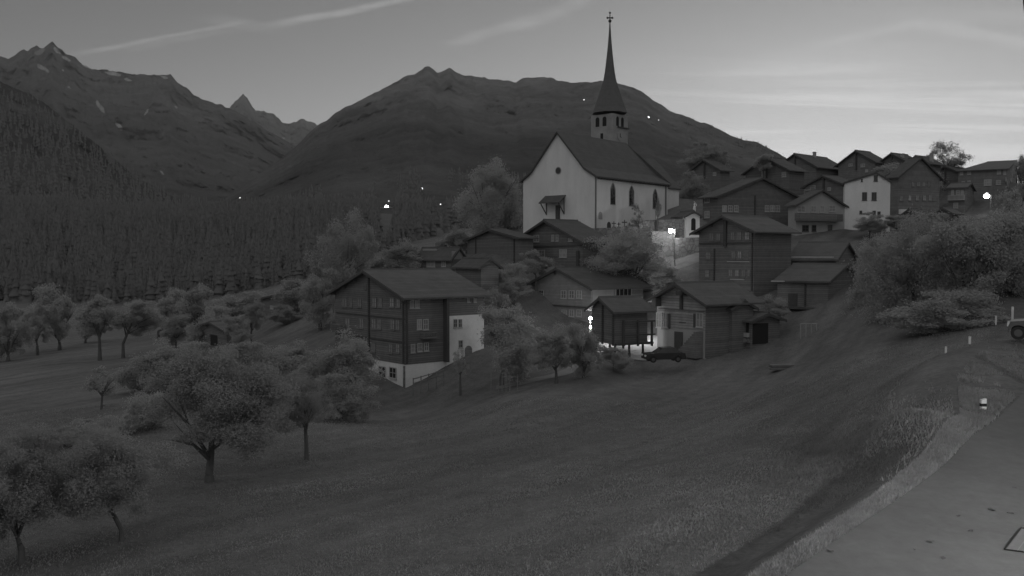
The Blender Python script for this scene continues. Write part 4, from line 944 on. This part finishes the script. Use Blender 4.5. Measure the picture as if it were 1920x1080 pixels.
def trees():
    T = tree
    T('spreading orchard tree with a leaning trunk, nearest at the bottom left', 228, 1018, 31, 60, 300, 785, 975, 'near', 0, group=OR, lean=-.12, trunk=.095)
    T('leafy orchard tree cut by the left edge of the picture', 40, 1030, 29, -110, 130, 800, 1035, 'near', 1, group=OR, trunk=.09)
    T('broadest orchard tree with a thick trunk at the left of the meadow', 393, 907, 42, 262, 535, 668, 872, 'near', 2, group=OR, trunk=.22)
    T('slim orchard tree with a bare forked trunk right of the broadest one', 575, 868, 50, 510, 625, 705, 815, 'near', 3, group=OR, trunk=.13)
    T('sparse dying tree with bare branches alone in the left field', 190, 768, 72, 160, 222, 690, 745, 'thin', 0, name='bare_tree', group=OR, trunk=.09, limbs=7)
    for (lab, *a) in [('round tree at the very left end of the far field row', 15, 672, 140, -25, 50, 572, 680, 'pale', 0), ('bushy tree behind the second one of the far field row', 70, 650, 150, 38, 90, 575, 650, 'mid', 0),
                      ('tallest round tree of the far field row at the left', 112, 650, 158, 58, 155, 543, 650, 'pale', 1), ('round lollipop tree with forked bare trunk in the far field', 187, 667, 132, 147, 217, 556, 632, 'pale', 0),
                      ('tree between the lollipop tree and the tallest round tree', 160, 640, 175, 135, 200, 570, 640, 'mid', 0), ('low shrub at the field edge right of the V-shaped tree', 330, 640, 150, 300, 360, 590, 645, 'mid', 1), ('low tree at the forest foot left of the field hut', 450, 590, 200, 405, 500, 545, 600, 'mid', 2),
                      ('low crowned tree with V-shaped trunk in the far field', 231, 664, 134, 212, 302, 562, 628, 'mid', 1), ('round tree on a short trunk near the far field edge', 297, 622, 178, 280, 350, 548, 628, 'pale', 1),
                      ('twin-topped tree right in the far field row', 368, 625, 172, 328, 412, 537, 632, 'pale', 0), ('spreading tree over the half-hidden shed', 400, 650, 138, 345, 440, 572, 652, 'mid', 2),
                      ('dark bush left of the big orchard crown', 298, 735, 84, 225, 345, 640, 745, 'mid', 0), ('small tree with thin trunk on the slope right of the shed', 440, 668, 118, 412, 472, 592, 655, 'mid', 1),
                      ('bush behind the broadest orchard tree', 470, 725, 78, 410, 560, 640, 738, 'mid', 2), ('big bush covering the left basement of the big log house', 640, 735, 86, 560, 705, 625, 742, 'mid', 0), 
                      ('large tall tree behind the big log house', 648, 560, 128, 585, 702, 395, 575, 'big', 0), ('low tree left of the tall one behind the big log house', 600, 590, 122, 560, 640, 500, 605, 'mid', 2),
                      ('rounded tree between the tall tree and the low house', 748, 520, 136, 698, 795, 450, 525, 'mid', 0), ('bushes around the small field hut', 575, 585, 146, 520, 610, 528, 590, 'pale', 1), ('bush in front of the field hut', 535, 598, 140, 500, 565, 572, 605, 'mid', 1),
                      ('bush on the slope below the field hut', 470, 640, 125, 448, 500, 560, 625, 'mid', 0)]:
        T(lab, *a, group=FR if a[2] > 130 else OR)
    T('huge conical tree filling the space left of the church', 912, 445, 158, 848, 985, 277, 445, 'cone', 0, trunk=.6)
    for (lab, *a) in [('bushy tree in front of the plastered wall of the big log house', 940, 715, 89, 885, 1012, 575, 705, 'mid', 1), ('dark tree left of the granary, with a thin straight trunk', 1043, 716, 84, 992, 1090, 610, 700, 'mid', 0), ('dark bushy tree touching the granary lamp', 1095, 712, 86, 1055, 1135, 603, 705, 'mid', 2),
                      ('small young tree by the basement fence', 863, 722, 88, 846, 880, 655, 705, 'thin', 1), ('bush behind the big log house roof', 950, 545, 118, 905, 990, 492, 550, 'mid', 2), ('pale flowering bush left of the chalet with triple windows', 1005, 520, 121, 970, 1030, 470, 520, 'pale', 0),
                      ('leafy tree in front of the churchyard retaining wall', 1195, 535, 123, 1105, 1258, 428, 535, 'big', 1), ('small dark tree rising in front of the nave windows', 1198, 440, 133, 1182, 1212, 384, 428, 'thin', 0), ('round bush right of the chalet roof', 1232, 545, 112, 1205, 1275, 505, 560, 'pale', 1),
                      ('bush under the tall log house', 1445, 605, 103, 1418, 1482, 555, 602, 'mid', 0), ('bush between barns and the right bank', 1620, 625, 98, 1585, 1660, 540, 630, 'mid', 2)]:
        T(lab, *a, group=VB)
    for (lab, *a) in [('pale shrub on the bank between big log house and chalet, upper', 935, 600, 106, 905, 962, 548, 600, 'pale', 1), ('pale shrub on the bank against the chalet wall', 978, 610, 108, 948, 985, 570, 612, 'mid', 0), ('shrub in the gap above the bank', 965, 560, 114, 925, 1000, 520, 562, 'mid', 1),
                      ('low shrub at the foot of the chalet left wall', 985, 640, 100, 955, 1010, 602, 645, 'mid', 2), ('low leafy bush beside the parked car', 1150, 690, 90, 1120, 1185, 650, 690, 'mid', 1), ('bush behind the black barn on its left', 845, 470, 150, 820, 880, 425, 475, 'mid', 0)]:
        T(lab, *a, group=VB)
    for (lab, *a) in [('low thicket below the field shed', 385, 705, 100, 330, 440, 640, 705, 'mid', 2), ('low thicket right of the field shed thicket', 455, 700, 96, 420, 515, 645, 700, 'mid', 1), ('bush between orchard and big log house', 555, 700, 92, 505, 600, 640, 705, 'mid', 0), ('wide low bush behind the slim orchard tree', 640, 790, 72, 585, 700, 700, 790, 'mid', 2),
                      ('dark hedge bush at the field edge, left', 70, 850, 55, 10, 120, 800, 852, 'dark', 1), ('dark hedge bush at the field edge behind the nearest orchard tree', 160, 840, 57, 105, 215, 790, 842, 'dark', 0), ('bush left of the broadest orchard crown', 270, 830, 60, 215, 320, 735, 832, 'mid', 1)]:
        T(lab, *a, group='thickets around the orchard')
    T('narrow cypress standing against the nave wall', 1233, 415, 136, 1228.5, 1238.5, 363, 413, 'col', 0, name='cypress_tree', trunk=.1)
    for (lab, *a) in [('large broad tree right of the barns', 1700, 625, 88, 1612, 1790, 398, 620, 'big', 0), ('largest dark tree on the right bank below the street lamp', 1800, 600, 84, 1715, 1905, 385, 605, 'dark', 1), ('dark tree at the right edge below the far house', 1895, 585, 88, 1830, 1965, 372, 595, 'dark', 0),
                      ('low bush at the foot of the right bank trees', 1790, 620, 76, 1690, 1880, 545, 628, 'mid', 1), ('bush beside the white house front', 1630, 440, 142, 1598, 1665, 400, 442, 'dark', 0), ('leafy shrub right of the white house', 1690, 440, 140, 1655, 1715, 403, 440, 'mid', 1), ('bush left of the largest bank tree', 1655, 560, 100, 1610, 1700, 440, 565, 'mid', 2),
                      ('tree crown above the big bank trees near the shed', 1770, 470, 125, 1715, 1825, 395, 480, 'mid', 2)]:
        T(lab, *a, group=RT)
    T('open round-crowned tree against the sky on the hilltop', 1773, 325, 205, 1728, 1818, 264, 350, 'thin', 1, trunk=.3, limbs=9)
    T('dark tree at the right edge of the hilltop', 1918, 385, 160, 1898, 1945, 283, 385, 'dark', 1, trunk=.3)
    T('round dark tree behind the church end on the hill', 1316, 345, 190, 1274, 1362, 269, 330, 'dark', 0, trunk=.3)
    T('bush behind the long chalet roof', 1432, 340, 188, 1408, 1445, 286, 320, 'dark', 1); T('leafy tree beside the church choir', 1290, 400, 172, 1262, 1330, 325, 400, 'dark', 0); T('tree filling the gap below the hilltop houses', 1690, 372, 178, 1650, 1765, 300, 372, 'dark', 1)
trees()

# ------------------------------------------------------------------ small things
def post(label, u, vb, vt, D, w=.13):
    p = P(u, vb, D); h = zat(vt, D) - p.z; o = thing('roadside_post', label, 'roadside post', p, group='white delineator posts beside the road'); g = min(0, gz(p.x, p.y) - p.z)
    b = MB(); b.prism([(-w / 2, g - .3), (w / 2, g - .3), (w / 2, h), (-w / 2, h - .05)], -w * .35, w * .35, 'y'); b.build('post', M_WHITE, o)
    b = MB(); b.box(-w / 2 - .004, -w * .35 - .004, h * .52, w / 2 + .004, w * .35 + .004, h * .70); b.build('black_band', M_BLACK, o)
post('nearest short white roadside post with a black band beside the asphalt', 1843, 778, 747, 29.5, .17)
def pole(label, u, vb, vm, vt, D, w=.13):
    p = P(u, vb, D); h1, h2 = zat(vm, D) - p.z, zat(vt, D) - p.z; o = thing('marker_pole', label, 'marker pole', p, group='snow marker poles along the bend'); g = min(0, gz(p.x, p.y) - p.z)
    b = MB(); b.bar((0, 0, g - .3), (0, 0, h1), .035, .035, 6); b.build('stem', M_METAL, o); b = MB(); b.bar((0, 0, h1), (0, 0, h2), w / 2, w / 2, 8); b.build('reflector', M_WHITE, o)
pole('marker pole furthest left on the grass bank', 1773, 690, 664, 650, 43, .11); pole('marker pole second from the left, on the small rise', 1818, 656, 645, 631, 46, .13)
pole('thin marker pole in the shade of the right bank trees', 1867, 612, 609, 592, 55, .1); pole('tall marker pole right above the car bonnet', 1898, 612, 601, 575, 52, .13)

def car(label, loc, rotz, m, L=4.3, Wd=1.75, fx=-1.35):
    o = thing('parked_car', label, 'car', loc, rotz)
    side = [(-L / 2, .35), (-L / 2 + .02, .62), (-L / 2 + .12, .86), (-1.05, .96), (-.95, .97), (1.5, 1.0), (L / 2 - .08, .93), (L / 2, .6), (L / 2 - .03, .32)]
    arch = []
    for cx in (1.3, fx):
        arch += [(cx + .38 * math.cos(a), .32 + .38 * math.sin(a)) for a in np.linspace(0, math.pi, 9)]
    b = MB(); b.prism(side + [(x, z) for (x, z) in arch], -Wd / 2, Wd / 2, 'y'); body = b.build('body', m, o)
    b = MB(); ca = [(-1.0, .95), (-.35, 1.42), (1.0, 1.46), (1.75, .98)]; n = 4; k = Wd / 2
    b.v = [(x, -k * (.97 if z < 1.1 else .8), z) for (x, z) in ca] + [(x, k * (.97 if z < 1.1 else .8), z) for (x, z) in ca]
    b.f = [(0, 1, 2, 3), (7, 6, 5, 4), (0, 4, 5, 1), (1, 5, 6, 2), (2, 6, 7, 3), (3, 7, 4, 0)]; b.build('windows', M_GLASSD, o)
    b = MB(); b.v = [(x, y * k * .78, z) for (x, z) in ((-.4, 1.43), (1.05, 1.47)) for y in (-1, 1)] + [(x, y * k * .74, z) for (x, z) in ((-.3, 1.49), (.95, 1.52)) for y in (-1, 1)]
    b.f = [(0, 1, 5, 4), (2, 6, 7, 3), (0, 4, 6, 2), (1, 3, 7, 5), (4, 5, 7, 6), (0, 2, 3, 1)]; b.build('roof_panel', m, o)
    for cx in (1.3, fx):
        for sy in (-1, 1):
            w = MB().bar((cx, sy * (Wd / 2 - .24), .32), (cx, sy * (Wd / 2 - .02), .32), .32, .32, 20).build('wheel', M_BLACK, o)
            MB().bar((cx, sy * (Wd / 2 - .03), .32), (cx, sy * (Wd / 2 - .005), .32), .19, .17, 14).build('rim', M_FRAMED, w)
    for sy in (-1, 1):
        MB().box(-L / 2 - .02, sy * .6 - .2, .62, -L / 2 + .1, sy * .6 + .2, .78).build('headlight', M_WHITE, o); MB().box(L / 2 - .08, sy * .65 - .12, .66, L / 2 + .02, sy * .65 + .12, .86).build('tail_light', M_METAL, o)
    return o
M_CARD = mat('dark_car_paint', .035, .05, 1, rough=.25, spec=.6); M_CARL = mat('grey_car_paint', .06, .05, 1, rough=.3, spec=.5)
p = P(1244, 678, 92); car('dark hatchback parked in front of the lamp-lit log house', p, R(8), M_CARD)
p = P(1909, 638, 42); a = R(-30); car('grey car at the right edge, only its front wheel and bonnet showing', (p.x + 1.7 * math.cos(a) - .85 * math.sin(a), p.y + 1.7 * math.sin(a) + .85 * math.cos(a), p.z + .02), a, M_CARL, fx=-1.7)
def corner_pole():
    a, b = P(2000, 760, 30), P(1923, -40, 30); o = thing('utility_pole', 'dark leaning pole just entering the top right corner', 'pole', a); a0 = a - a
    d = b - a; MB().bar((0, 0, -.6), tuple(d * 1.1), .16, .13, 10).build('shaft', M_BEAM, o)
    e = d * 1.05; MB().bar((e.x - .1, e.y, e.z), (e.x + 1.6, e.y, e.z), .07, .07, 6).build('cross_arm', M_BEAM, o)
corner_pole()

def fence(name, pts, hgt, label, n):
    a, c = P(*pts[0]), P(*pts[1]); o = thing(name, label, 'fence', a); d = c - a; b = MB()
    for k in (.45, .9): b.bar((0, 0, hgt * k), tuple(d + Vector((0, 0, hgt * k))), .06, .06, 5)
    b.build('rail', M_WOODG, o)
    for i in range(n + 1):
        q = d * (i / n); MB().bar((q.x, q.y, q.z - .8), (q.x, q.y, q.z + hgt), .07, .06, 6).build('fence_post', M_WOODG, o)
fence('wooden_fence', [(775, 727, 91), (832, 710, 93)], 1.0, 'two-rail wooden fence beside the white basement', 4)
def stakes(u, v, D, h, label):
    p = P(u, v, D); o = thing('tree_stakes', label, 'tree stakes', p)
    for (x, y) in ((-.7, 0), (.7, 0), (0, .8)): MB().bar((x, y, -.5), (x, y, h), .05, .05, 6).build('stake', M_WOODG, o)
    MB().bar((-.7, 0, h * .9), (.7, 0, h * .9), .035, .035, 5).build('cross_bar', M_WOODG, o)
stakes(956, 742, 80, 1.9, 'wooden stakes around a young tree by the track'); stakes(935, 735, 82, 2.4, 'taller pair of stakes left of the first staked tree')
def trellis():
    p = P(1501, 640, 97); o = thing('trellis', 'pale frame of four upright bars standing on the grass right of the shed', 'frame', p); w = 30 / F * 97
    for i in range(4): MB().bar((w * i / 3, 0, -.6), (w * i / 3, 0, 2.0), .055, .055, 6).build('upright_bar', M_PLASTG, o)
    b = MB(); b.bar((0, 0, .15), (w * .66, 0, .15), .05, .05, 5); b.bar((0, 0, 1.95), (w, 0, 1.95), .04, .04, 5); b.build('cross_bar', M_FRAME, o)
    MB().box(-.05, -.3, -.3, w * .55, .3, .12).build('trough', M_METAL, o)
trellis()
def planks():
    p = P(1482, 692, 86); o = thing('plank_stack', 'low stack of planks lying in the grass below the sheds', 'plank stack', p, R(6)); rs = random.Random(3)
    for i in range(4):
        for j in range(3): MB().box(-1.9 + rs.uniform(-.15, .15), j * .35, i * .13 - .1, 1.9 + rs.uniform(-.2, .2), j * .35 + .28, i * .13).build('plank', M_WOODG, o)
planks()
def drain():
    A, B, C = RP(1884, 1040), RP(1920, 993), RP(1935, 1047); o = thing('drain_grate', 'iron drain grate set in the asphalt at the lower right', 'drain grate', (A.x, A.y, gz(A.x, A.y) + .035))
    e1 = (B - A).normalized() * 1.5; e2 = (C - A).normalized() * 1.3; z = Vector((0, 0, .012))
    b = MB()
    for (p, q, r) in ((e1 * 0, e1, .018), (e1 * 0, e2, .014), (e1, e1 + e2, .014), (e2, e1 + e2, .018)): b.bar(p + z, q + z, r, r, 5)
    b.build('frame', M_BLACK, o); b = MB()
    for i in range(1, 22): b.bar(e1 * (i / 22) + z, e1 * (i / 22) + e2 + z, .008, .008, 4)
    for i in range(1, 6): b.bar(e2 * (i / 6) + z * .5, e1 + e2 * (i / 6) + z * .5, .008, .008, 4)
    b.build('bars', M_METAL, o)
drain()
# dry leaves and twigs dropped on the asphalt
for i, (u, v, r, lab) in enumerate([(1745, 1024, .09, 'curled dark leaf on the asphalt, largest in the middle of the road'), (1860, 962, .11, 'long dark twig clump on the asphalt near the right edge'), (1895, 969, .08, 'dark leaf right of the long twig clump'), (1767, 1056, .07, 'dark leaf near the bottom edge on the asphalt'), (1558, 1043, .07, 'lone dark leaf near the verge on the asphalt'), (1820, 1004, .06, 'small leaf between the largest leaf and the twig clump'), (1902, 921, .06, 'dark leaf on the asphalt furthest up the road'), (1796, 975, .05, 'tiny pale-edged leaf left of the twig clump'), (1715, 1040, .04, 'tiny leaf just left of the largest road leaf')]):
    p = RP(u, v); o = thing('fallen_leaf', lab, 'leaf', (p.x, p.y, gz(p.x, p.y) + .025), i * 1.3, group='fallen leaves on the asphalt'); rs = random.Random(i); b = MB(); n = 9
    b.v = [(r * (1.5 if k % 2 else .8) * rs.uniform(.7, 1.3) * math.cos(6.283 * k / n), r * .7 * rs.uniform(.7, 1.3) * math.sin(6.283 * k / n), .005 + .03 * rs.random()) for k in range(n)] + [(0, 0, .025)]
    b.f = [(k, (k + 1) % n, n) for k in range(n)]; b.build('blade', M_BEAM, o)

# ------------------------------------------------------------------ grass
M_GRASS = mat('grass_blades', .275, .4, .6, transl=.35, fine=.4, big=.16)
M_VERGE = mat('verge_grass', .34, .5, .8, transl=.35, fine=.4)
def blades(name, x, y, h, w, m, label, seed):
    rs = np.random.RandomState(seed); z = ground_z(x, y) - .01; n = len(x); a = rs.rand(n) * 6.283; lean = np.clip(rs.normal(size=(n, 2)) * .3, -.45, .45)
    h = h * rs.uniform(.5, 1.4, n); dx, dy = np.cos(a) * w, np.sin(a) * w
    V = np.stack([np.c_[x - dx, y - dy, z], np.c_[x + dx, y + dy, z], np.c_[x + lean[:, 0] * h, y + lean[:, 1] * h, z + h]], 1).reshape(-1, 3)
    return tag(link(name, np_mesh(name, V, np.arange(3 * n).reshape(-1, 3), m)), label, 'grass', kind='stuff')
def grass():
    rs = np.random.RandomState(2); n = 420000
    u = rs.uniform(-60, 1980, n); D = 16 * np.exp(rs.rand(n) ** 1.25 * math.log(75 / 16.)); x = (u - 960) / F * D
    s = sdist(x, D, VL); c5, s5 = math.cos(R(58)), math.sin(R(58)); rw = fbm((x * c5 + D * s5) * .06, (-x * s5 + D * c5) * .7, 3, 21)
    ok = (s > 2.4) & (rs.rand(n) < .25 + 1.3 * rw) & (rs.rand(n) < .35 + 1.1 * (fbm(x * .5, D * .5, 3, 2) - .25)); x, D, rw = x[ok], D[ok], rw[ok]
    blades('meadow_grass', x, D, (.03 + .0009 * D + .07 * fbm(x * .25, D * .25, 2, 6) ** 2) * (.5 + .5 * rw), .012 + .0006 * D, M_GRASS, 'short mown grass of the meadow', 3)
    tr = np.linspace(0, len(RL) - 1, len(VL)); RV = np.c_[np.interp(tr, np.arange(len(RL)), RL[:, 0]), np.interp(tr, np.arange(len(RL)), RL[:, 1])]
    n = 90000; t = rs.rand(n) * (len(VL) - 1.001); i = t.astype(int); f = (t - i)[:, None]; a = VL[i] * (1 - f) + VL[i + 1] * f; b = RV[i] * (1 - f) + RV[i + 1] * f
    k = (rs.rand(n) * 1.15 - .15)[:, None]; p = a * (1 - k) + b * k; ok = (p[:, 1] > 10) & (rs.rand(n) < np.clip((29 - p[:, 1]) / 7, 0, 1)); p = p[ok]; p = p[sdist(p[:, 0], p[:, 1], RL) > -.05 - .1 * rs.rand(len(p))]
    blades('verge_grass', p[:, 0], p[:, 1], .11, .016, M_VERGE, 'pale tufted grass on the road verge', 4)
    n = 60000; t = rs.rand(n) * (len(VL) - 1.001); i = t.astype(int); f = (t - i)[:, None]; p = VL[i] * (1 - f) + VL[i + 1] * f
    d = VL[i + 1] - VL[i]; nr = np.c_[-d[:, 1], d[:, 0]] / np.linalg.norm(d, axis=1)[:, None]; w = rs.rand(n) ** 1.3 * 6.5; p = p + nr * w[:, None]
    ok = (p[:, 1] > 22) & (p[:, 1] < 50) & (rs.rand(n) < np.clip((p[:, 1] - 22) / 6, 0, 1)) & (fbm(p[:, 0] * .8, p[:, 1] * .8, 3, 12) > .5); p = p[ok]
    p = p[w[ok] > 2.2]; q = VL[i] * (1 - f) + VL[i + 1] * f; e = RV[i] * (1 - f) + RV[i + 1] * f; kk = rs.rand(n)[:, None]; q = q * (1 - kk) + e * kk; q = q[(q[:, 1] > 24) & (q[:, 1] < 46) & (fbm(q[:, 0] * .9, q[:, 1] * .9, 3, 14) > .44)]; p = np.concatenate([p, q])
    p = p[sdist(p[:, 0], p[:, 1], RL) > .1]; blades('bank_weeds', p[:, 0], p[:, 1], .10, .024, M_GRASS, 'rough overgrown weeds on the bank by the bend', 7)
    c = RP(1732, 800); n = 16000; q = rs.normal(size=(n, 2)); x, y = c.x - .6 + q[:, 0] * 1.5, c.y + .8 + q[:, 1] * 2.4; ok = sdist(x, y, VL) > .2
    blades('tall_grass', x[ok], y[ok], .10, .02, M_GRASS, 'taller grass on the heap beside the road', 5)
grass()
